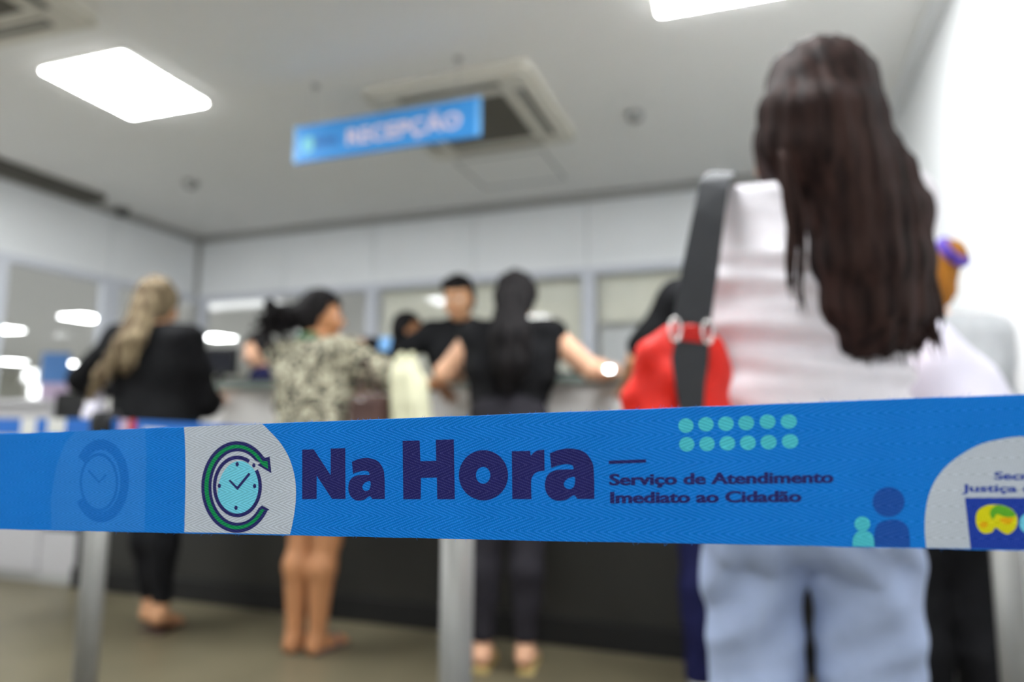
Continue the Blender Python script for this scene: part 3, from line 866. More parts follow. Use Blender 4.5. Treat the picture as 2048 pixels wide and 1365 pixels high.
# desk phone and keyboard near the centre
t = thing('desk_phone', 'grey and black desk phone on the counter right of the black top', 'phone', (-.98, YC + .1, WS), R(-12))
MB().prism([(-.1, -.09, 0), (.1, -.09, 0), (.1, .09, 0), (-.1, .09, 0)], (0, 0, .03)).build('body', M['black'], t)
MB().tube([(-.085, -.07, .05), (-.08, 0, .062), (-.085, .07, .05)], [.02, .016, .02], 10).build('handset', M['cornice'], t)
mb = MB()
for i in range(12): mb.box((-.03 + .03 * (i % 3), -.06 + .03 * (i // 3), .03), (-.008 + .03 * (i % 3), -.04 + .03 * (i // 3), .036), .002)
mb.build('keypad', M['cornice'], t)
t = thing('card_terminal', 'low black card terminal on the counter below the bent bare arm', 'card terminal', (-.80, YC + .0, WS), R(10))
MB().box((-.045, -.04, 0), (.045, .05, .035), .006).build('housing', M['black'], t)
MB().box((-.035, .005, .035), (.035, .04, .037)).build('screen', M['screen'], t)
# sanitiser stand by the right wall
p = aty(1990, 724, 3.05)
t = thing('sanitizer_stand', 'slim pale stand with black pump and yellow cap beside the right wall', 'sanitizer stand', (.60, 3.0, 0))
MB().lathe([(.13, 0), (.13, .015), (.03, .03), (.028, .9)], (0, 0, 0), 28).build('pole', M['steel'], t)
MB().lathe([(.055, .9), (.06, .92), (.06, 1.18), (.045, 1.22)], (0, 0, 0), 24).build('bottle', M['whitebag'], t)
MB().lathe([(.04, 1.22), (.045, 1.23), (.045, 1.27), (.02, 1.28)], (0, 0, 0), 20).build('pump', M['black'], t)
MB().lathe([(.042, 1.28), (.044, 1.29), (.04, 1.325), (.02, 1.33)], (0, 0, 0), 20).build('cap', M['yellow'], t)

# ------------------------------------------------------------------ things beyond the glass
p = atd(110, 750, 7.2)
t = thing('banner_stand', 'blue and lilac banner stand seen through the left glass', 'banner', (p[0], p[1], 0), R(25))
MB().box((-.14, -.01, .05), (.14, .01, 1.25), .002).build('lower_panel', M['posterpink'], t)
MB().box((-.14, -.01, 1.42), (.14, .01, 1.74), .002).build('upper_panel', M['poster'], t)
MB().box((-.14, -.01, 1.25), (.14, .01, 1.42), .002).build('middle_panel', M['posterpink'], t)
MB().box((-.24, -.09, 0), (.24, .09, .05), .01).build('base', M['alu'], t)

for px, py, d, lb in ((76, 783, 8.6, 'lit kiosk screen low beyond the left glass, nearer the white desk top'), (62, 752, 10.5, 'dimmer lit kiosk screen beyond the left glass, above the other kiosk')):
    p = atd(px, py, d)  # kiosk made up to carry a small spot of light
    t = thing('information_kiosk', lb, 'kiosk', (p[0], p[1], 0), R(40), 'lit kiosks in the hall')
    MB().box((-.2, -.15, 0), (.2, .15, .04), .01).build('base', M['alu'], t)
    MB().box((-.05, -.03, .04), (.05, .03, p[2] - .12), .01).build('column', M['alu'], t)
    MB().box((-.14, -.03, p[2] - .13), (.14, .03, p[2] + .13), .015).build('housing', M['white'], t)
    MB().box((-.085, -.034, p[2] - .085), (.085, -.0305, p[2] + .085)).build('screen', M['kioskscreen'], t)  # glowing spot carried by the added kiosk

# ------------------------------------------------------------------ barrier posts and belts
def post(x, y, label, ztop=1.0, rad=.031):
    t = thing('barrier_post', label, 'barrier post', (x, y, 0), 0, 'silver queue barrier posts')
    MB().lathe([(.17, 0), (.175, .006), (.17, .016), (.06, .035), (.034, .04)], (0, 0, 0), 40).build('base', M['steel'], t)
    MB().lathe([(rad, .03), (rad, ztop - .09)], (0, 0, 0), 28).build('pole', M['steel'], t)
    MB().lathe([(rad + .002, ztop - .09), (rad + .006, ztop - .085), (rad + .006, ztop - .012), (rad, ztop)], (0, 0, 0), 28).build('belt_head', M['black'], t)
    return t


pl, pc, pr = atd(190, 1100, 1.9), atd(915, 1100, 1.3), atd(2020, 1200, 1.6)
post(pl[0], pl[1], 'silver barrier post at left below the belt, between desk and black trousers', 1.035)
post(pc[0], pc[1], 'silver barrier post at the centre, left of the black trousers', .985)
post(pr[0], pr[1], 'silver barrier post at the right edge beside the black trousers', 1.0)


def far_belt(a, b, za, zb, label, marks=()):
    a = Vector((a[0], a[1], 0)); b = Vector((b[0], b[1], 0)); d = (b - a).normalized(); n = Vector((-d.y, d.x, 0))
    a2 = a + d * .036; b2 = b - d * .036
    mb = MB()
    mb.prism([(a2.x, a2.y, za - .05), (b2.x, b2.y, zb - .05), (b2.x, b2.y, zb), (a2.x, a2.y, za)], n * .0015)
    L = (b2 - a2).length
    for u0, u1, v0, v1, mi in marks:
        q = []
        for u, v in ((u0, v0), (u1, v0), (u1, v1), (u0, v1)):
            p = a2.lerp(b2, u); q.append((p.x, p.y, za + (zb - za) * u - .05 + .05 * v))
        for sgn in (-1, 1):
            off = -n * .0005 if sgn < 0 else n * .0016
            mb.prism([Vector(c) + off for c in q], n * .0004, mi)
    return tag(mb.build('barrier_belt', [M['farbelt'], M['paper'], M['posterpink'], M['redband']], offset=tuple(a2)), label, 'belt', 'blue barrier belts of the second row')


M['farbelt'] = mat('belt_blue_far', (20, 110, 205), 0.6)
pll = atd(-190, 1000, 2.35)
post(pll[0], pll[1], 'silver barrier post beyond the left edge of the second belt row', 1.035)
far_belt(pll, pl, 1.014, 1.014, 'blurred blue belt behind the front belt, leftmost in its row',
         ((.62, .70, 0, 1, 1), (.76, .85, .1, 1, 1)))
far_belt(pl, pc, 1.014, .978, 'blurred blue belt behind the front belt, between left and centre posts',
         ((.03, .07, .0, 1, 2), (.07, .10, .3, 1, 3), (.13, .22, 0, .6, 1)))
far_belt(pc, pr, .978, .99, 'blurred blue belt behind the front belt, between centre and right posts')

# ------------------------------------------------------------------ the front belt with its print
BB = np.array([0.0, 0.2597, 1.0081]); BU = np.array([1.0, 0.0285, 0.0373]); BV = np.array([0.0, 0.006, -0.0497])
BN = np.cross(BU, BV); BN = BN / np.linalg.norm(BN)
if BN[1] > 0: BN = -BN                                               # towards the reader of the print
def belt(px, py, off=0.0):
    d = ray(px, py); t_ = ((BB - CAM) @ BN) / (d @ BN)
    return CAM + d * t_ + BN * off
M['b_blue'] = belt_mat('belt_blue', (0, 116, 206))
M['b_white'] = belt_mat('belt_white', (184, 192, 202), 2)
M['b_navy'] = belt_mat('belt_navy', (34, 34, 98))
M['b_green'] = belt_mat('belt_green', (0, 136, 76))
M['b_cyan'] = belt_mat('belt_cyan', (108, 200, 222), 2)
M['b_teal'] = belt_mat('belt_teal', (72, 186, 200))
M['b_mid'] = belt_mat('belt_mid_blue', (20, 76, 160))
M['b_ghost'] = belt_mat('belt_ghost_light', (34, 123, 208))
M['b_ghost2'] = belt_mat('belt_ghost_dark', (6, 106, 194))
M['b_logo'] = belt_mat('belt_logo_blue', (24, 58, 156))
M['b_yel'] = belt_mat('belt_yellow', (212, 206, 8))
M['b_grn'] = belt_mat('belt_leaf_green', (92, 168, 40))
M['b_org'] = belt_mat('belt_orange', (222, 168, 0))
BM = ['b_blue', 'b_white', 'b_navy', 'b_green', 'b_cyan', 'b_teal', 'b_mid', 'b_ghost', 'b_ghost2', 'b_logo', 'b_yel', 'b_grn', 'b_org']
bb = bmesh.new()
def bpt(u, v, off): return Vector(BB + BU * u + BV * v + BN * off)
U0, U1, NU, NV = -1.30, .53, 192, 8
sec = [(v / NV, 0.0) for v in range(NV + 1)] + [(1 - v / NV, -.0013) for v in range(NV + 1)]
rnd = random.Random(4)
rings = []
for i in range(NU + 1):
    u = U0 + (U1 - U0) * i / NU
    je, jf = rnd.uniform(-.0025, .0025), rnd.uniform(-.0025, .0025)
    rings.append([bb.verts.new(bpt(u, v + (je if v == 0 else jf if v == 1 else 0), o)) for v, o in sec])
K = len(sec)
for a, c in zip(rings, rings[1:]):
    for k in range(K): bb.faces.new((a[k], a[(k + 1) % K], c[(k + 1) % K], c[k]))
bb.faces.new(rings[0][::-1]); bb.faces.new(rings[-1])
bmesh.ops.recalc_face_normals(bb, faces=bb.faces)
def add_print(VF, mname, layer):
    V, F = VF; mi = BM.index(mname)
    vs = [bb.verts.new(belt(v[0], v[1], .00004 + .00003 * layer)) for v in V]
    for f in F:
        try: fc = bb.faces.new([vs[i] for i in f])
        except ValueError: continue
        fc.material_index = mi
        fc.normal_update()
        if fc.normal.dot(Vector(BN)) < 0: fc.normal_flip()
def clip_edge(loop):
    """keep a print inside the webbing"""
    out = []
    for x, y in loop:
        yt = 868 - .0385 * x + .8; w_ = 190 + .0596 * x - 1.6
        out.append((x, min(max(y, yt), yt + w_)))
    return out
def z1(pts): return [(x / 3.3032, 820 + y / 3.3032) for x, y in pts]         # tracing frames of the enlarged photo
def z2(pts): return [(580 + x / 2.8444, 800 + y / 2.8444) for x, y in pts]
def z3(pts): return [(1200 + x / 3.9385, 780 + y / 3.9385) for x, y in pts]
def z4(pts): return [(1650 + x / 3.8995, 770 + y / 3.8995) for x, y in pts]
# faded print showing through at the left
add_print(fill_loops([clip_edge(z1([(960, 60), (968, 300), (955, 850), (340, 850), (335, 600), (370, 380), (430, 220), (500, 100), (520, 60)]))]), 'b_ghost', 0)
gc = (668, 470)
gl = ellipse(gc[0], gc[1], 185, 275, 50, 150, -145) + ellipse(gc[0], gc[1], 128, 205, 50, -145, 150)
add_print(fill_loops([z1(gl)]), 'b_ghost2', 1)
add_print(fill_loops([z1(ellipse(655, 480, 128, 195, 40)), z1(ellipse(655, 480, 112, 174, 40))]), 'b_ghost2', 2)
add_print(fill_loops([z1(stroke([(585, 400), (655, 480), (700, 430)], 16))]), 'b_ghost2', 1)
# white ground of the clock emblem
arc = smooth_loop([(1208, 40), (1222, 200), (1226, 450), (1218, 860), (1905, 870), (1935, 740), (1954, 600), (1950, 460), (1915, 330), (1860, 230), (1790, 150), (1700, 60)], 6, (0, 3, 4, 11))
add_print(fill_loops([clip_edge(z1(arc))]), 'b_white', 0)
c0 = (1566, 511)
outer = ellipse(c0[0], c0[1], 236, 303, 60, 31, 318); inner = ellipse(c0[0] + 4, c0[1], 172, 236, 60, 312, 36)
add_print(fill_loops([z1(outer + [(1752, 318), (1782, 308), (1794, 420), (1700, 365), (1722, 352)] + inner + [(1732, 632), (1782, 660)])]), 'b_navy', 1)
og = ellipse(c0[0], c0[1], 214, 279, 60, 34, 314); ig = ellipse(c0[0] + 2, c0[1], 190, 257, 60, 314, 36)
add_print(fill_loops([z1(og + [(1736, 340), (1768, 340), (1772, 392), (1736, 368)] + ig + [(1733, 655), (1756, 668)])]), 'b_green', 2)
cl = (1569, 507)
add_print(fill_loops([z1(smooth_loop([(1445, 620), (1440, 530), (1462, 440), (1505, 375), (1560, 342), (1620, 345), (1670, 385), (1705, 440), (1716, 510), (1702, 590), (1660, 650), (1610, 680), (1540, 686), (1480, 672)], 5))]), 'b_cyan', 1)
ro = ellipse(cl[0], cl[1], 162, 204, 60, -59, -394); ri = ellipse(cl[0], cl[1], 139, 179, 60, -394, -59)
add_print(fill_loops([z1(ro + ri)]), 'b_navy', 2)
for x, y in ((1568, 360), (1450, 503), (1683, 505), (1560, 648), (1678, 368)): add_print(fill_loops([z1(ellipse(x, y, 11, 15, 14))]), 'b_navy', 3)
add_print(fill_loops([z1([(1511, 470), (1522, 462), (1568, 508), (1643, 416), (1657, 426), (1570, 532)])]), 'b_navy', 3)
# "Na Hora"
N_ = [(70, 284), (135, 282), (232, 430), (232, 278), (315, 276), (316, 565), (240, 565), (152, 432), (152, 565), (70, 567)]
def small_a(x0, y0, x1, y1):
    """heavy lower-case a inside a box"""
    f = lambda q: [(x0 + (x1 - x0) * x, y0 + (y1 - y0) * y) for x, y in q]
    o = smooth_loop(f([(.10, .09), (.30, .02), (.55, .0), (.80, .07), (.95, .25), (.99, .46), (1.0, .97), (.66, .97), (.58, .90), (.42, .99), (.20, .995), (.05, .88), (0, .70), (.05, .52), (.20, .42), (.42, .40), (.58, .40), (.56, .33), (.44, .30), (.28, .325), (.13, .375)]), 5, (0, 6, 7, 16, 20))
    i = smooth_loop(f([(.60, .55), (.46, .58), (.385, .67), (.42, .755), (.52, .775), (.595, .71)]), 5)
    return [z2(o), z2(i)]
add_print(fill_loops([z2(N_)]), 'b_navy', 1)
add_print(fill_loops(small_a(332, 332, 540, 573)), 'b_navy', 1)
add_print(fill_loops([z2([(641, 234), (738, 232), (742, 350), (832, 348), (830, 228), (932, 226), (938, 566), (838, 567), (836, 443), (746, 445), (744, 566), (645, 567)])]), 'b_navy', 1)
add_print(fill_loops([z2(ellipse(1101, 430, 140, 143, 48)), z2(ellipse(1099, 430, 41, 48, 32))]), 'b_navy', 1)
add_print(fill_loops([z2(smooth_loop([(1262, 293), (1365, 291), (1370, 318), (1400, 292), (1447, 284), (1449, 404), (1405, 412), (1378, 440), (1372, 480), (1374, 566), (1265, 566)], 5, (0, 1, 2, 4, 5, 9, 10)))]), 'b_navy', 1)
add_print(fill_loops(small_a(1450, 278, 1732, 574)), 'b_navy', 1)
# dash, dots, two lines of small print
add_print(fill_loops([z3([(70, 559), (362, 548), (362, 574), (70, 586)])]), 'b_navy', 1)
for xs_, ys_ in (((677, 835, 992, 1152, 1320, 1487), (282, 272, 268, 262, 252, 250)), ((684, 843, 1003, 1165, 1328, 1497), (430, 427, 422, 418, 413, 407))):
    for x, y in zip(xs_, ys_): add_print(fill_loops([z3(ellipse(x, y, 60 + (x - 677) * .005, 57, 30))]), 'b_teal', 1)
def px_text(txt, xa, xb, yb_l, yb_r, cap, m, layer=1, bold=.02, ref='H', wt=1.1):
    V, F = text_curves(txt, bold)
    ch = text_curves(ref, bold)[0][:, 1]; lo, hi = V[:, 0].min(), V[:, 0].max()
    for n_, (ex, ey) in enumerate(((0, 0), (-wt, 0), (wt, 0), (0, -wt * .25))):   # thickened strokes
      out = []
      for x, y in V:
        u = (x - lo) / (hi - lo); out.append((xa + u * (xb - xa), yb_l + (yb_r - yb_l) * u - (y - ch.min()) / (ch.max() - ch.min()) * cap))
      add_print((np.array(out) + (ex, ey), F), m, layer + n_ * .5)
px_text('Serviço de Atendimento', 1219.5, 1666, 971.5, 966.3, 22.8, 'b_navy')
px_text('Imediato ao Cidadão', 1221.5, 1602, 1007.5, 1004.5, 22.8, 'b_navy')
# little figures
add_print(fill_loops([z4(ellipse(496, 915, 124, 116, 36))]), 'b_mid', 1)
add_print(fill_loops([clip_edge(z4(smooth_loop([(388, 1300), (386, 1150), (420, 1080), (500, 1055), (580, 1058), (640, 1105), (658, 1180), (664, 1300)], 5, (0, 7))))]), 'b_mid', 1)
add_print(fill_loops([z4(ellipse(291, 1086, 62, 58, 28))]), 'b_teal', 2)
add_print(fill_loops([clip_edge(z4(smooth_loop([(214, 1300), (218, 1200), (250, 1150), (300, 1140), (350, 1152), (380, 1200), (386, 1300)], 5, (0, 6))))]), 'b_teal', 2)
# white disc with the second emblem, running out of the frame
add_print(fill_loops([clip_edge(z4(smooth_loop([(792, 1310), (778, 1100), (800, 900), (870, 730), (1000, 590), (1200, 470), (1400, 420), (1560, 405), (1900, 430), (2300, 560), (2560, 800), (2640, 1310)], 6, (0, 11))))]), 'b_white', 0)
px_text('Secretaria de', 1989, 2190, 960, 962, 16, 'b_logo', 1, .02, wt=.6)
px_text('Justiça e Cidadania', 1924, 2240, 984.5, 986, 15.5, 'b_logo', 1, .02, wt=.6)
add_print(fill_loops([clip_edge(z4([(1090, 882), (2400, 880), (2460, 1310), (1135, 1310)]))]), 'b_logo', 1)
add_print(fill_loops([z4(smooth_loop([(1175, 1060), (1190, 985), (1250, 945), (1320, 935), (1400, 945), (1470, 985), (1500, 1050), (1485, 1120), (1430, 1165), (1380, 1150), (1330, 1115), (1300, 1150), (1240, 1160), (1195, 1125)], 5))]), 'b_yel', 2)
add_print(fill_loops([z4(smooth_loop([(1300, 965), (1350, 940), (1420, 955), (1480, 1000), (1470, 1030), (1400, 1030), (1340, 1010), (1310, 1050), (1285, 1010)], 5))]), 'b_grn', 3)
add_print(fill_loops([z4(smooth_loop([(1205, 1085), (1240, 1065), (1270, 1085), (1250, 1115), (1215, 1112)], 5))]), 'b_org', 3)
add_print(fill_loops([z4(smooth_loop([(1360, 1050), (1410, 1035), (1470, 1045), (1440, 1085), (1390, 1080)], 5))]), 'b_org', 3)
add_print(fill_loops([z4(ellipse(1590, 1080, 75, 80, 30))]), 'b_cyan', 2)
# fuzz along the cut edges
for i in range(170):
    u = rnd.uniform(-.4, .1); e_ = rnd.choice((0, 0, 1)); s_ = -1 if e_ == 0 else 1
    L_ = rnd.uniform(.0004, .0014); du = rnd.uniform(-.0012, .0012)
    p0 = bpt(u, e_, -.0004); p1 = bpt(u + du * .5, e_ + s_ * L_ * .6 / .05, rnd.uniform(-.0008, .0004)); p2 = bpt(u + du, e_ + s_ * L_ / .05, rnd.uniform(-.001, .0008))
    V, F = tube_data([p0, p1, p2], [.00006, .00005, .00003], 3)
    vs = [bb.verts.new(v) for v in V]
    for f in F: bb.faces.new([vs[k] for k in f])
me = bpy.data.meshes.new('barrier_belt'); bb.to_mesh(me); bb.free()
fb = link('barrier_belt', me, [M[k] for k in BM])
tag(fb, 'sharp blue printed belt reading Na Hora stretched across the foreground', 'belt')
for u, lb in ((U0 - .033, 'silver barrier post holding the left end of the printed foreground belt'), (U1 + .033, 'silver barrier post holding the right end of the printed foreground belt')):
    p = BB + BU * u + BV * .5
    post(p[0], p[1] + .004, lb, p[2] + .055)

# ------------------------------------------------------------------ people
def place(px_foot, rz=0.0):
    p = atz(px_foot[0], px_foot[1], 0.0); return (p[0], p[1], 0.0)


def person(label, loc, rz): return thing('person', label, 'person', loc, rz)


def sandals(hm, root, m_sole, m_strap, hgt=.012, heel=0.0, name='sandal'):
    for k in (-1, 1):
        p = hm.ft[k]
        f = SDF(.005); f.box((p[0] + k * .004, .028 + p[1], .0075), (.030, .105, .0035), .004, .01)
        o = link(name, f.mesh(name), m_sole, root, True)
        s_ = MB(); s_.ribbon([(p[0] - .040, p[1] + .05, .012), (p[0] - .028, p[1] + .055, .052), (p[0], p[1] + .058, .066), (p[0] + .028, p[1] + .055, .052), (p[0] + .042, p[1] + .05, .012)], .024, .004, (0, 1, 0))
        s_.build('strap', m_strap, o)


def hair_locks(f, guides, n, rad, seed, spread=.012, wave=.006):
    """tapered locks that follow the guide curves"""
    rg = random.Random(seed)
    for i in range(n):
        g = rg.random() * (len(guides) - 1); a = int(g); t_ = g - a
        A, B = guides[a], guides[min(a + 1, len(guides) - 1)]
        L = len(A); ph = rg.uniform(0, 6.28); cut = rg.uniform(.78, 1.06)
        o = Vector((rg.gauss(0, spread), rg.gauss(-.004, spread * .6), rg.gauss(0, .006)))
        P = []
        for j in range(14):
            s_ = j / 13 * cut * (L - 1); q = min(int(s_), L - 2); r_ = s_ - q
            pa = Vector(A[q]).lerp(Vector(A[q + 1]), r_); pb = Vector(B[q]).lerp(Vector(B[q + 1]), r_)
            grow = min(1, j / 5)
            P.append(pa.lerp(pb, t_) + o * grow + Vector((math.sin(ph + j * .8) * wave, 0, 0)) * grow)
        f.extra.append(tube_data(P, [rad * (.55 + .6 * math.sin(math.pi * min(1, .15 + j / 13 * .6))) * (1 - (j / 13) ** 4 * .92) for j in range(14)], 5))


# ---- the woman in the white T-shirt, closest to the belt
WB = atd(1618, 1240, 1.19); wrz = R(-2)
wl = (float(WB[0]), float(WB[1]), 0.0)
root = person('woman in white T-shirt and light jeans with very long dark brown hair', wl, wrz)
def toL(p, loc=wl, rz=wrz):
    c, n = math.cos(-rz), math.sin(-rz); x, y = p[0] - loc[0], p[1] - loc[1]
    return np.array([c * x - n * y, n * x + c * y, p[2] - loc[2]])
hm = Human(1.625, turn=R(-5), tilt=R(4), build=1.0, side=.03, shw=.150, shz=1.405, legr=.76,
           arms={-1: ((-.115, .22, 1.17), (.03, .30, 1.12), (1, .2, .1)), 1: ((.165, .20, 1.17), (.04, .32, 1.16), (-1, .2, .1))},
           feet={-1: (-.088, 0, 0), 1: (.098, 0, 0)})
hm.sh[-1] = hm.sh[-1] + np.array([.034, .01, 0])
hm.body(root, M['skin_light'])
f = SDF(.007)
hm.torso(f, .018, 1.0)
f.ell(hm.T((0, -.01, 1.04)), (.166, .122, .22), .06); f.ell(hm.T((0, -.012, 1.24)), (.168, .122, .16), .06)
f.ell(hm.T((-.02, -.01, 1.0)), (.178, .125, .14), .08)
f.box(hm.T((0, -.025, 1.35)), (.125, .03, .075), .035, .05)
for k in (-1, 1): hm.arm(f, k, .014, u1=.72)
def tee_folds(X, Y, Z):
    a = .0048 * np.sin(Z * 95 + 1.3 * np.sin(X * 9 + .5) + X * 6) + .0045 * np.sin(Z * 57 - X * 14 + .9 * np.sin(X * 15)) + .003 * np.sin(Z * 140 + X * 18)
    return a * np.clip((1.34 - Z) / .12, .1, 1)
f.disp = tee_folds
f.clip((0, 0, -1), (0, 0, .93)).clip((0, -.25, 1), hm.T((0, -.02, 1.475)))
link('t_shirt', f.mesh('t_shirt'), M['tee'], root, True)
f = SDF(.008)
f.ell((0, -.01, .93), (.160, .13, .12), .05)
for k in (-1, 1):
    f.ell((k * .082, -.06, .86), (.088, .10, .115), .022)
    f.chain([(k * .089, -.01, .86), (k * .091, .0, .75), (k * .092, .0, .655), (k * .090, .005, .56), (k * .088, -.005, .42), (k * .088, -.02, .08)], [.088, .090, .081, .082, .076, .088], .010)
f.ell((0, -.05, .85), (.055, .095, .085), .02)
f.disp = lambda X, Y, Z: (.0085 * np.sin(Z * 44 + np.sign(X) * X * 52 + np.sin(Z * 13 + X * 9) * 2.2) + .004 * np.sin(Z * 73 - X * 44 + np.sin(Z * 21) * 1.7)) * np.clip((.96 - Z) / .2, 0, 1) * np.clip(.25 - Y / .09, .12, 1)
f.clip((0, 0, 1), (0, 0, 1.0)).clip((0, 0, -1), (0, 0, .05))
jo = link('jeans', f.mesh('jeans'), M['jeans'], root, True)
for k in (-1, 1):
    mb = MB(); mb.prism([(k * .10 - .055, -.185, .94), (k * .10 + .055, -.185, .94), (k * .10 + .05, -.18, .85), (k * .10, -.18, .82), (k * .10 - .05, -.18, .85)], (0, .06, 0))
    mb.build('back_pocket', M['jeans'], jo)
for k in (-1, 1):
    f = SDF(.006); p = hm.ft[k]
    f.cone(p + np.array([0, -.06, .04]), p + np.array([0, .11, .03]), .04, .035, .02).cone(p + np.array([0, -.055, .05]), p + np.array([0, -.05, .09]), .042, .04, .02).box(p + np.array([0, .025, .011]), (.034, .115, .006), .005, .01)
    link('shoe', f.mesh('shoe'), M['whiteshoe'], root, True)
# hair: outline measured in the photo, one depth for the back of the head and one for the back
f = SDF(.007)
hm.cap(f, .014); 
lev = [(108, 1620, 1682, 1.175), (150, 1582, 1716, 1.125), (230, 1560, 1736, 1.10), (300, 1558, 1756, 1.09), (345, 1594, 1788, 1.088), (420, 1640, 1826, 1.08), (520, 1662, 1830, 1.07), (620, 1666, 1838, 1.075), (700, 1674, 1842, 1.085)]
NG = 9; guides = [[] for _ in range(NG)]
for py, xa, xb, d in lev:
    for i in range(NG):
        u = i / (NG - 1); bow = .045 * (2 * u - 1) ** 2
        guides[i].append(toL(atd(xa + (xb - xa) * u, py + (25 * (2 * u - 1) ** 2 if py < 130 else 0), d + bow + (.045 if py < 200 else 0))))
for g in guides:
    f.chain(g, [.018, .026, .028, .027, .026, .025, .025, .022, .006], .03)
f.ell(toL(atd(1640, 205, 1.21)), (.090, .105, .108), .03)
# side of the head at left and a thin wisp over the shoulder
f.chain([toL(atd(1592, 155, 1.15)), toL(atd(1566, 220, 1.14)), toL(atd(1560, 280, 1.13)), toL(atd(1566, 318, 1.13))], [.02, .026, .022, .006], .03)
f.disp = lambda X, Y, Z: .0016 * np.sin(X * 310 + 3.2 * np.sin(Z * 11 + X * 20)) + .0018 * np.sin(X * 125 + Z * 13 + 2 * np.sin(Z * 7 + X * 31))
hair_locks(f, guides, 230, .0085, 7, .010, .004)
wisp = [[toL(atd(x, y, 1.075 - .012 * i_)) for i_, (x, y) in enumerate(p_)] for p_ in (
    [(1560, 300), (1567, 360), (1570, 430), (1574, 500), (1576, 560), (1582, 610)],
    [(1572, 305), (1588, 370), (1600, 440), (1606, 520), (1604, 600), (1606, 650)])]
hair_locks(f, wisp, 10, .0032, 9, .004, .003)
hair_locks(f, [[toL(atd(x, y, 1.10)) for x, y in p_] for p_ in (
    [(1770, 300), (1822, 400), (1846, 500), (1856, 590), (1860, 650), (1866, 690)],
    [(1750, 300), (1800, 400), (1838, 500), (1850, 590), (1858, 660), (1862, 712)])], 26, .005, 12, .006, .005)
link('hair', f.mesh('hair'), M['hair_dark'], root, True)
hm.face(root)

# ---- her red bag with its broad black strap
bag_d = 1.10
bp_ = atd(1345, 830, bag_d)
bl = (float(bp_[0]), float(bp_[1]), float(bp_[2]))
t = thing('shoulder_bag', 'red canvas shoulder bag on a broad black strap, at the white T-shirt\'s left side', 'bag', bl)
def bL(x, y, d=bag_d): return atd(x, y, d) - np.array(bl)
f = SDF(.007)
f.chain([bL(1395, 700), bL(1335, 705), bL(1282, 738)], [.034, .030, .010], .02)
f.chain([bL(1345, 672), bL(1300, 716), bL(1282, 738)], [.016, .02, .012], .02)
f.chain([bL(1392, 770), bL(1330, 775), bL(1258, 800)], [.045, .044, .016], .025)
f.chain([bL(1392, 860), bL(1330, 860), bL(1275, 865)], [.05, .055, .03], .03)
f.chain([bL(1408, 690), bL(1410, 760), bL(1404, 880)], [.022, .034, .045], .03)
f.chain([bL(1290, 900), bL(1390, 920)], [.045, .05], .04)
f.disp = lambda X, Y, Z: .004 * np.sin(X * 60 + Z * 70) + .003 * np.sin(X * 110 - Z * 40)
link('pouch', f.mesh('pouch'), M['red'], t, True)
side = Vector(rt)
s_ = MB(); s_.ribbon([bL(1447, 345, 1.20), bL(1436, 352, 1.15), bL(1428, 370, 1.12), bL(1418, 430, 1.095), bL(1400, 540, 1.07), bL(1383, 648, 1.055)], [.040, .044, .048, .050, .056, .058], .003, side)
s_.build('strap', M['strap'], t)
s_ = MB(); s_.ribbon([bL(1446, 349, 1.20), bL(1440, 360, 1.26), bL(1430, 410, 1.30), bL(1420, 520, 1.28), bL(1410, 640, 1.22), bL(1400, 740, 1.14)], .045, .003, side)
s_.build('strap', M['strap'], t)
s_ = MB(); s_.ribbon([bL(1384, 684, 1.052), bL(1380, 720, 1.05), bL(1380, 770, 1.046), bL(1384, 830, 1.046), bL(1390, 900, 1.042)], [.052, .056, .046, .034, .03], .004, side)
s_.build('strap_tab', M['strap'], t)
s_ = MB(); s_.ribbon([bL(1348, 668, 1.056), bL(1384, 666, 1.05), bL(1418, 664, 1.056)], .022, .004, Vector(up)); s_.build('red_loop', M['redband'], t)
for x, y in ((1350, 660), (1415, 664)):
    c = Vector(bL(x, y, 1.05)); s_ = MB()
    s_.tube([c + Vector(rt) * .008 * math.cos(R(a)) + Vector(up) * .018 * math.sin(R(a)) for a in range(0, 361, 30)], .0032, 8, cap=False); s_.build('buckle', M['chrome'], t)

# ---- white plastic bag beside her right hip
wd_ = 1.42
q = atd(1900, 900, wd_); wlb = (float(q[0]), float(q[1]), float(q[2]))
t = thing('plastic_bag', 'white plastic bag hanging right of the long dark hair, in front of the grey top', 'bag', wlb)
f = SDF(.008)
g = lambda x, y, d=wd_: atd(x, y, d) - np.array(wlb)
f.chain([g(1868, 668), g(1892, 735), g(1915, 830), g(1915, 900)], [.012, .045, .088, .10], .05)
f.chain([g(1868, 668), g(1860, 740), g(1865, 830)], [.01, .03, .05], .05)
f.chain([g(1880, 680), g(1940, 760), g(1965, 840)], [.012, .03, .04], .05)
f.disp = lambda X, Y, Z: .005 * np.sin(X * 50 + Y * 30) * np.clip(-Z * 3 + .9, .2, 1)
link('bag_body', f.mesh('bag_body'), M['whitebag'], t, True)
MB().tube([g(1868, 672), g(1862, 640), g(1858, 610), g(1852, 640), g(1862, 675)], .006, 8).build('handle', M['whitebag'], t)

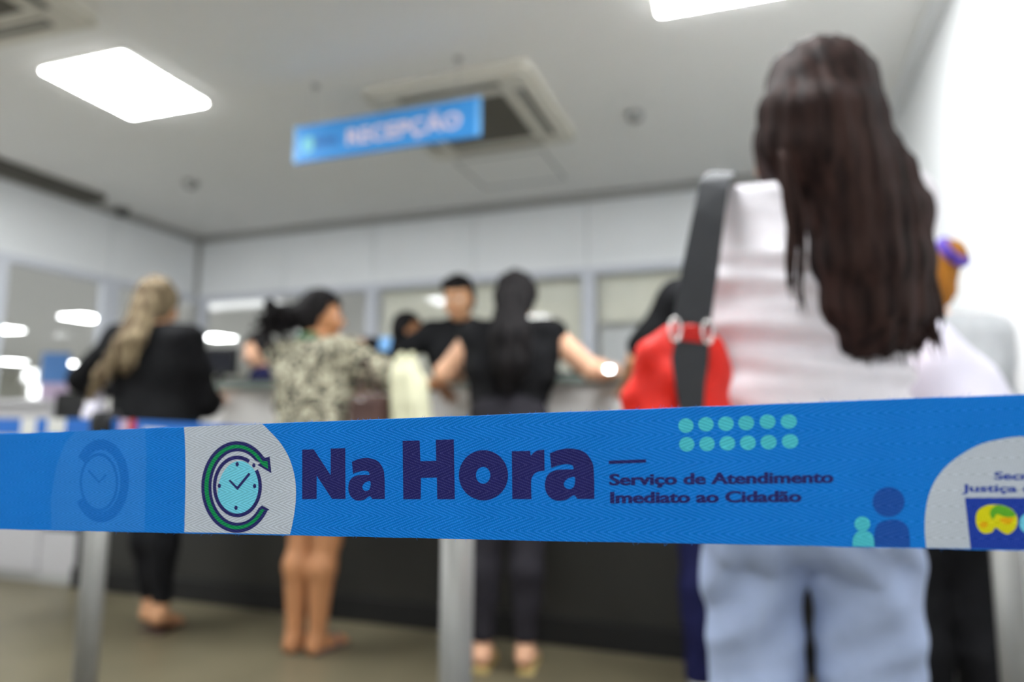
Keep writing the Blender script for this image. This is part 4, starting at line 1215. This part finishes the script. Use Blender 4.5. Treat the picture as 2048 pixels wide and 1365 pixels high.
# ---- grey top and ginger bun, by the right wall
p7 = atd(1893, 1100, 2.05); loc = (float(p7[0]), float(p7[1]), 0.0)
root = person('person in grey top with ginger hair in a bun, by the right wall', loc, R(6))
hm = Human(1.56, turn=R(12), build=1.0, arms={-1: ((-.22, .05, 1.08), (-.10, .24, 1.08), (.6, .8, .1)), 1: ((.19, .06, 1.04), (.10, .24, 1.04), (-.6, .8, .1))}, shw=.15)
hm.body(root, M['skin_light'])
f = SDF(.009); hm.torso(f, .018, 1.0)
for k in (-1, 1): hm.arm(f, k, .016, u1=1, fore=.5, r=1.15)
f.disp = fold(.003, 45, 10, 1.0); f.clip((0, 0, -1), (0, 0, .88)).clip((0, -.25, 1), hm.T((0, -.02, 1.435)))
link('grey_top', f.mesh('grey_top'), M['greycloth'], root, True)
f = SDF(.009); f.ell((0, -.005, .92), (.175, .13, .11), .05)
for k in (-1, 1): f.ell((k * .08, -.055, .87), (.1, .095, .1), .05); hm.leg(f, k, .016, 1.0, 1.12)
f.disp = fold(.003, 30, 14, 2.0); f.clip((0, 0, 1), (0, 0, .99)).clip((0, 0, -1), (0, 0, .07))
link('trousers', f.mesh('trousers'), M['blackcloth'], root, True)
sandals(hm, root, M['black'], M['black'], name='shoe')
f = SDF(.006); hm.cap(f, .012)
bunc = hm.hp((.035, -.10, .075)); f.ell(bunc, (.045, .04, .042), .02); f.chain([hm.hp((.01, -.08, .03)), bunc], [.04, .035], .03)
f.disp = lambda X, Y, Z: .002 * np.sin(X * 220 + Z * 90)
ho = link('hair', f.mesh('hair'), M['hair_ginger'], root, True)
hm.face(root)
d = bunc - hm.hp((0, -.04, .035)); d = Vector(d).normalized(); nn = d.orthogonal().normalized(); b2 = d.cross(nn)
c = Vector(bunc) + d * .012
MB().tube([c + (nn * math.cos(R(a)) + b2 * math.sin(R(a))) * .042 for a in range(0, 361, 20)], .016, 10, cap=False).build('scrunchie', M['purple'], root)

# ---- black T-shirt and navy trousers, mostly hidden behind the white T-shirt
q = atz(1474, 1392, 0); loc = (float(q[0]), float(q[1]), 0.0)
root = person('person in black T-shirt and navy trousers, almost hidden behind the woman in white', loc, R(10))
hm = Human(1.80, nod=R(-8), build=1.05, shz=1.385, arms={-1: ((-.35, .02, 1.27), (-.40, .20, 1.15), (.3, 1, .1)), 1: ((.25, .06, 1.14), (.16, .27, 1.16), (-.3, 1, 0))}, feet={-1: (-.13, 0, 0), 1: (.12, .05, 0)})
hm.body(root, M['skin_mid'])
f = SDF(.009); hm.torso(f, .02, 1.1)
for k in (-1, 1): hm.arm(f, k, .02, u1=.8, r=1.1)
f.disp = fold(.003, 45, 10, 1.5); f.clip((0, 0, -1), (0, 0, .92)).clip((0, -.25, 1), hm.T((0, -.02, 1.478)))
link('black_t_shirt', f.mesh('black_t_shirt'), M['blackcloth'], root, True)
f = SDF(.009); f.ell((0, -.005, .96), (.175, .13, .11), .05)
for k in (-1, 1): f.ell((k * .08, -.055, .91), (.1, .095, .1), .05); hm.leg(f, k, .02, 1.0, 1.12)
f.disp = fold(.003, 30, 14, 2.5); f.clip((0, 0, 1), (0, 0, 1.03)).clip((0, 0, -1), (0, 0, .06))
link('trousers', f.mesh('trousers'), M['navycloth'], root, True)
for k in (-1, 1):
    f = SDF(.006); p = hm.ft[k]
    f.cone(p + np.array([0, -.06, .045]), p + np.array([0, .12, .034]), .045, .038, .02).box(p + np.array([0, .028, .011]), (.036, .12, .006), .005, .01)
    link('shoe', f.mesh('shoe'), M['whiteshoe'], root, True)
f = SDF(.007); hm.cap(f, .012); link('hair', f.mesh('hair'), M['hair_black'], root, True)
hm.face(root)

# ---- black sleeveless top, at the centre
q = atz(1012, 1338, 0); loc = (float(q[0]), float(q[1]), 0.0); rzc = R(10)
root = person('woman in black sleeveless top with long black ponytail at the centre of the counter', loc, rzc)
hm = Human(1.69, lean=R(5), nod=R(-4), build=1.1, side=.035, shz=1.362, armr=1.2,
           arms={-1: ((-.30, .05, 1.235), (-.17, .26, 1.265), (.5, .9, .1)), 1: ((.36, .05, 1.245), (.45, .25, 1.255), (-.2, 1, 0))},
           feet={-1: (-.09, 0, 0), 1: (.085, .02, 0)}, heel=.03)
hm.body(root, M['skin_light'])
f = SDF(.008); hm.torso(f, .016, 1.1)
f.disp = fold(.003, 50, 9, .4); f.clip((0, 0, -1), (0, 0, 1.10)).clip((0, -.25, 1), hm.T((0, -.02, 1.455)))
link('sleeveless_top', f.mesh('sleeveless_top'), M['blackcloth'], root, True)
f = SDF(.008); f.ell((0, -.005, .95), (.182, .135, .14), .05); f.ell(hm.T((0, 0, 1.05)), (.165, .125, .12), .08)
for k in (-1, 1): f.ell((k * .085, -.06, .88), (.105, .1, .105), .05); hm.leg(f, k, .012, .97, 1.08)
f.disp = fold(.0025, 34, 14, .7); f.clip((0, 0, 1), (0, 0, 1.13)).clip((0, 0, -1), (0, 0, .12))
link('trousers', f.mesh('trousers'), M['charcoal'], root, True)
sandals(hm, root, M['gold'], M['gold'])
f = SDF(.006); hm.cap(f, .014)
g0 = hm.hp((0, -.09, .01))
tail = [g0, g0 + np.array([.0, -.035, -.06]), hm.T((.015, -.155, 1.33)), hm.T((.02, -.155, 1.22)), hm.T((.02, -.145, 1.12))]
f.chain(tail, [.05, .065, .075, .07, .03], .04); f.ell(hm.hp((0, -.03, .01)), (.092, .10, .105), .03)
f.disp = lambda X, Y, Z: .003 * np.sin(X * 190 + 2 * np.sin(Z * 16)) + .002 * np.sin(X * 90 + Z * 24)
side_g = [[np.array(p_) + np.array([dx * (.4 + .6 * min(1, i / 2)), -.01, 0]) for i, p_ in enumerate(tail)] for dx in (-.075, 0, .075)]
hair_locks(f, side_g, 80, .008, 3, .01, .006)
link('hair', f.mesh('hair'), M['hair_black'], root, True)
hm.face(root)
# made-up phone: its glowing screen stands in for a glint at her wrist
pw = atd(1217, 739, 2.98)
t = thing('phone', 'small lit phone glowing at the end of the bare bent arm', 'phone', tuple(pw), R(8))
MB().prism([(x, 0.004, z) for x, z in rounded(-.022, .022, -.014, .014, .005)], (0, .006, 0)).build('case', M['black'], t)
MB().prism([(x, 0.002, z) for x, z in rounded(-.019, .019, -.011, .011, .004)], (0, .0015, 0)).build('screen', M['lit'], t)  # glow in place of the wrist glint

# ---- leopard print blouse
q = atz(620, 1302, 0); loc = (float(q[0]), float(q[1]), 0.0); rzl = R(-8)
root = person('woman in leopard print blouse with black curly ponytail and bare legs, face turned right', loc, rzl)
hm = Human(1.64, lean=R(3), turn=R(-48), nod=R(-4), build=1.05, side=-.16,
           arms={-1: ((-.27, .08, 1.10), (-.16, .27, 1.16), (.4, .9, .2)), 1: ((.35, .10, 1.21), (.45, .25, 1.19), (.2, .9, -.2))},
           feet={-1: (-.052, .0, 0), 1: (.052, .03, 0)}, legr=1.12)
hm.body(root, M['skin_tan'])
f = SDF(.008); hm.torso(f, .034, 1.1)
f.ell(hm.T((0, 0, 1.0)), (.19, .15, .24), .08)
for k in (-1, 1): hm.arm(f, k, .032, u1=1, fore=.35 if k > 0 else .5, r=1.15)
f.disp = fold(.005, 26, 16, .2); f.clip((0, 0, -1), (0, 0, .80)).clip((0, -.25, 1), hm.T((0, -.02, 1.42)))
link('leopard_blouse', f.mesh('leopard_blouse'), M['leopard'], root, True)
f = SDF(.006); f.chain([hm.T((-.06, -.03, 1.40)), hm.T((-.02, -.062, 1.415)), hm.T((.04, -.055, 1.415)), hm.T((.07, -.01, 1.40))], [.016, .022, .022, .016], .02)
link('collar', f.mesh('collar'), M['green'], root, True)
f = SDF(.009); f.ell((0, -.005, .92), (.175, .13, .12), .05)
for k in (-1, 1): f.ell((k * .08, -.055, .87), (.1, .095, .1), .05); hm.leg(f, k, .03, .5, 1.1)
f.clip((0, 0, 1), (0, 0, 1.0)).clip((0, 0, -1), (0, 0, .56))
link('shorts', f.mesh('shorts'), M['blackcloth'], root, True)
sandals(hm, root, M['thong'], M['thong'])
f = SDF(.006); hm.cap(f, .020)
g0 = hm.hp((0, -.10, -.01))
rg = random.Random(5)
toB = np.array([-.115, -.06, -.02])
for i in range(34):
    c = g0 + toB * rg.uniform(.2, 1.15) + np.array([rg.gauss(0, .028), rg.gauss(0, .03), rg.gauss(-.01, .04)])
    f.ell(c, (rg.uniform(.018, .03),) * 3, .012)
f.chain([g0, g0 + toB * .6], [.05, .045], .03)
f.disp = lambda X, Y, Z: .004 * np.sin(X * 150) * np.sin(Y * 140 + 1) * np.sin(Z * 150)
for i in range(60):
    c = g0 + toB * rg.uniform(.3, 1.2) + np.array([rg.gauss(0, .035), rg.gauss(0, .035), rg.gauss(-.01, .045)])
    r_ = rg.uniform(.01, .02); a0 = rg.uniform(0, 6)
    f.extra.append(tube_data([Vector(c) + Vector((math.cos(a0 + a * .9) * r_, math.sin(a0 + a * .9) * r_, -a * .006)) for a in range(9)], [.004] * 8 + [.001], 5))
link('hair', f.mesh('hair'), M['hair_black'], root, True)
hm.face(root)
# cream tote on her forearm and a brown bag at her hip
td = 2.98
q = atd(820, 880, td); tl = np.array(q)
t = thing('tote_bag', 'cream canvas tote bag hanging from the leopard sleeve', 'bag', tuple(q))
g = lambda x, y, d=td: atd(x, y, d) - tl
f = SDF(.008)
f.chain([g(812, 752), g(820, 800), g(824, 890)], [.045, .062, .078], .03)
f.chain([g(800, 720), g(806, 760), g(800, 880)], [.022, .04, .055], .04); f.chain([g(822, 725), g(838, 770), g(850, 880)], [.018, .035, .05], .04)
f.disp = lambda X, Y, Z: .005 * np.sin(X * 70 + Z * 8)
link('bag_body', f.mesh('bag_body'), M['cream'], t, True)
for x0, x1 in ((796, 806), (818, 826)):
    MB().ribbon([g(x0, 735), g(x0 + 2, 715, td - .02), g((x0 + x1) / 2 + 2, 706, td), g(x1 + 2, 716, td + .04), g(x1, 738, td + .03)], .02, .004, Vector(rt)).build('handle', M['cream'], t)
q = atd(742, 850, 3.0); tl2 = np.array(q)
t = thing('handbag', 'dark brown leather handbag between the leopard blouse and the cream tote', 'bag', tuple(q))
f = SDF(.008); f.box((0, 0, -.02), (.055, .035, .12), .03, .02); f.ell((0, -.01, -.06), (.085, .06, .1), .04)
link('bag_body', f.mesh('bag_body'), M['brownbag'], t, True)
MB().tube([(-.06, 0, .08), (-.065, .01, .2), (-.05, .02, .30), (0, .02, .2), (.05, 0, .09)], .008, 8).build('strap', M['brownbag'], t)
MB().lathe([(.002, .0), (.022, .003), (.022, .01), (.002, .012)], (-.02, -.05, .1), 18).build('clasp', M['chrome'], t)

# ---- black jacket and long blond hair, at left
q = atz(282, 1262, 0); loc = (float(q[0]), float(q[1]), 0.0); rzj = R(16)
root = person('woman in black jacket with long ash blond hair, at the left end of the counter', loc, rzj)
hm = Human(1.74, lean=R(4), nod=R(-3), build=1.04, heel=.05, side=-.13,
           arms={-1: ((-.42, .02, 1.22), (-.46, .24, 1.17), (.1, 1, 0)), 1: ((.20, .12, 1.10), (.12, .31, 1.15), (-.2, 1, .1))},
           feet={-1: (.035, .06, 0), 1: (.115, .0, 0)})
hm.body(root, M['skin_mid'])
f = SDF(.008); hm.torso(f, .036, 1.08); f.ell(hm.T((0, -.01, 1.0)), (.185, .15, .22), .07)
for k in (-1, 1): hm.arm(f, k, .024, u1=1, fore=.9, r=1.2)
f.disp = fold(.004, 32, 10, .9); f.clip((0, 0, -1), (0, 0, .78)).clip((0, -.25, 1), hm.T((0, -.02, 1.44)))
link('jacket', f.mesh('jacket'), M['blackcloth'], root, True)
f = SDF(.009); f.ell((0, -.005, .94), (.175, .13, .11), .05)
for k in (-1, 1): f.ell((k * .08, -.055, .89), (.1, .095, .1), .05); hm.leg(f, k, .012, .95, 1.05)
f.disp = fold(.003, 30, 14, 1.9); f.clip((0, 0, 1), (0, 0, 1.0)).clip((0, 0, -1), (0, 0, .12))
link('trousers', f.mesh('trousers'), M['blackcloth'], root, True)
sandals(hm, root, M['sandal'], M['sandal'])
f = SDF(.006); hm.cap(f, .016)
g0 = hm.hp((0, -.09, -.01))
ga = [hm.hp((-.02, -.085, .05)), g0 + np.array([-.02, -.02, -.04]), hm.T((-.06, -.155, 1.30)), hm.T((-.15, -.165, 1.16)), hm.T((-.22, -.15, 1.05))]
gb = [hm.hp((.02, -.085, .05)), g0 + np.array([.02, -.02, -.04]), hm.T((.0, -.16, 1.32)), hm.T((-.03, -.165, 1.23)), hm.T((-.05, -.16, 1.17))]
f.chain(ga, [.05, .05, .042, .036, .014], .03); f.chain(gb, [.05, .05, .042, .03, .012], .03)
f.chain([hm.hp((-.04, -.05, .09)), hm.hp((0, -.06, .105)), hm.hp((.04, -.05, .09))], [.035, .03, .035], .02)
f.disp = lambda X, Y, Z: .003 * np.sin(X * 170 + Z * 40)
hair_locks(f, [ga, ga], 40, .008, 6, .014, .006); hair_locks(f, [gb, gb], 30, .008, 8, .014, .006)
link('hair', f.mesh('hair'), M['hair_blond'], root, True)
hm.face(root)

q = atd(192, 858, 3.42); tl3 = np.array(q)
t = thing('tote_bag', 'small white bag hanging below the black jacket\'s left sleeve', 'bag', tuple(q))
g = lambda x, y, d=3.42: atd(x, y, d) - tl3
f = SDF(.008); f.chain([g(192, 798), g(190, 830), g(188, 880)], [.03, .05, .06], .03)
link('bag_body', f.mesh('bag_body'), M['whitebag'], t, True)
MB().tube([g(182, 792), g(186, 770), g(194, 762), g(202, 772), g(204, 795)], .006, 8).build('handle', M['whitebag'], t)

# ---- clerks behind the counter
q = atd(924, 900, 4.2); loc = (float(q[0]), float(q[1]), 0.0); rzm = R(180 + 14)
root = person('clerk in black shirt standing behind the counter, facing the room with one arm stretched out', loc, rzm)
hm = Human(1.92, lean=R(9), nod=R(-10), turn=R(-10), build=.96,
           arms={1: ((.36, .14, 1.44), (.56, .26, 1.48), (.8, .6, .1)), -1: ((-.22, .12, 1.17), (-.08, .33, 1.24), (.5, .9, 0))})
hm.body(root, M['skin_mid'])
f = SDF(.009); hm.torso(f, .02, 1.08)
for k in (-1, 1): hm.arm(f, k, .022, u1=1, fore=.85, r=1.1)
f.disp = fold(.003, 40, 10, .3); f.clip((0, 0, -1), (0, 0, .95)).clip((0, -.3, 1), hm.T((0, -.02, 1.435)))
link('black_shirt', f.mesh('black_shirt'), M['blackcloth'], root, True)
f = SDF(.009); f.ell((0, -.005, 1.01), (.175, .13, .11), .05)
for k in (-1, 1): f.ell((k * .08, -.055, .96), (.1, .095, .1), .05); hm.leg(f, k, .018, 1.0, 1.1)
f.clip((0, 0, 1), (0, 0, 1.08)).clip((0, 0, -1), (0, 0, .06))
link('trousers', f.mesh('trousers'), M['charcoal'], root, True)
f = SDF(.006); hm.cap(f, .014); f.chain([hm.hp((-.05, .05, .085)), hm.hp((0, .065, .10)), hm.hp((.05, .05, .085))], [.022, .026, .022], .02)
link('hair', f.mesh('hair'), M['hair_black'], root, True)
hm.face(root); sandals(hm, root, M['black'], M['black'], name='shoe')
hand = Matrix.Rotation(rzm, 3, 'Z') @ Vector(hm.wr[1] + hm.hd[1] / np.linalg.norm(hm.hd[1]) * .1) + Vector(loc)
q = atd(770, 687, 3.75)
t = tag(MB().box((-.035, -.002, -.04), (.035, .002, .035), .001, rot=Matrix.Rotation(R(12), 3, 'Y')).build('card', M['bluecard']), 'light blue card held out at the end of the black sleeve', 'card')
t.location = tuple(q)

q = atd(796, 900, 4.75); loc = (float(q[0]), float(q[1]), 0.0)
root = person('short haired clerk in dark clothes in the background, left of the standing clerk', loc, R(-55))
hm = Human(1.80, nod=R(-12), build=1.0)
hm.body(root, M['skin_tan'], .010)
f = SDF(.01); hm.torso(f, .02, 1.05)
for k in (-1, 1): hm.arm(f, k, .02, u1=1, fore=.9, r=1.1)
f.clip((0, 0, -1), (0, 0, .9)).clip((0, -.3, 1), hm.T((0, -.02, 1.435)))
link('dark_shirt', f.mesh('dark_shirt'), M['blackcloth'], root, True)
f = SDF(.01); f.ell((0, -.005, .96), (.175, .13, .11), .05)
for k in (-1, 1): hm.leg(f, k, .018, 1.0, 1.1)
f.clip((0, 0, -1), (0, 0, .06)); link('trousers', f.mesh('trousers'), M['charcoal'], root, True)
f = SDF(.006); hm.cap(f, .01); link('hair', f.mesh('hair'), M['hair_black'], root, True)
hm.face(root); sandals(hm, root, M['black'], M['black'], name='shoe')

q = atd(545, 900, 4.62); loc = (float(q[0]), float(q[1]), 0.0)
root = person('clerk in navy top with black hair behind the counter, left of the leopard blouse', loc, R(150))
hm = Human(1.63, lean=R(8), nod=R(-12), turn=R(-28), build=1.0,
           arms={-1: ((-.20, .1, 1.02), (-.10, .3, 1.06), (.3, 1, 0)), 1: ((.2, .1, 1.02), (.10, .3, 1.06), (-.3, 1, 0))})
hm.body(root, M['skin_light'], .010)
f = SDF(.01); hm.torso(f, .018, 1.05)
for k in (-1, 1): hm.arm(f, k, .02, u1=1, fore=.9, r=1.1)
f.clip((0, 0, -1), (0, 0, .9)).clip((0, -.3, 1), hm.T((0, -.02, 1.40)))
link('navy_top', f.mesh('navy_top'), M['navycloth'], root, True)
f = SDF(.01); f.ell((0, -.005, .9), (.175, .13, .11), .05)
for k in (-1, 1): hm.leg(f, k, .018, 1.0, 1.1)
f.clip((0, 0, -1), (0, 0, .06)); link('trousers', f.mesh('trousers'), M['charcoal'], root, True)
f = SDF(.006); hm.cap(f, .014); f.chain([hm.hp((-.05, -.06, 0)), hm.hp((-.06, -.08, -.09)), hm.hp((-.05, -.07, -.16))], [.045, .045, .025], .03)
f.chain([hm.hp((.05, -.06, 0)), hm.hp((.05, -.08, -.09)), hm.hp((.04, -.07, -.16))], [.045, .045, .025], .03)
link('hair', f.mesh('hair'), M['hair_black'], root, True)
hm.face(root); sandals(hm, root, M['black'], M['black'], name='shoe')
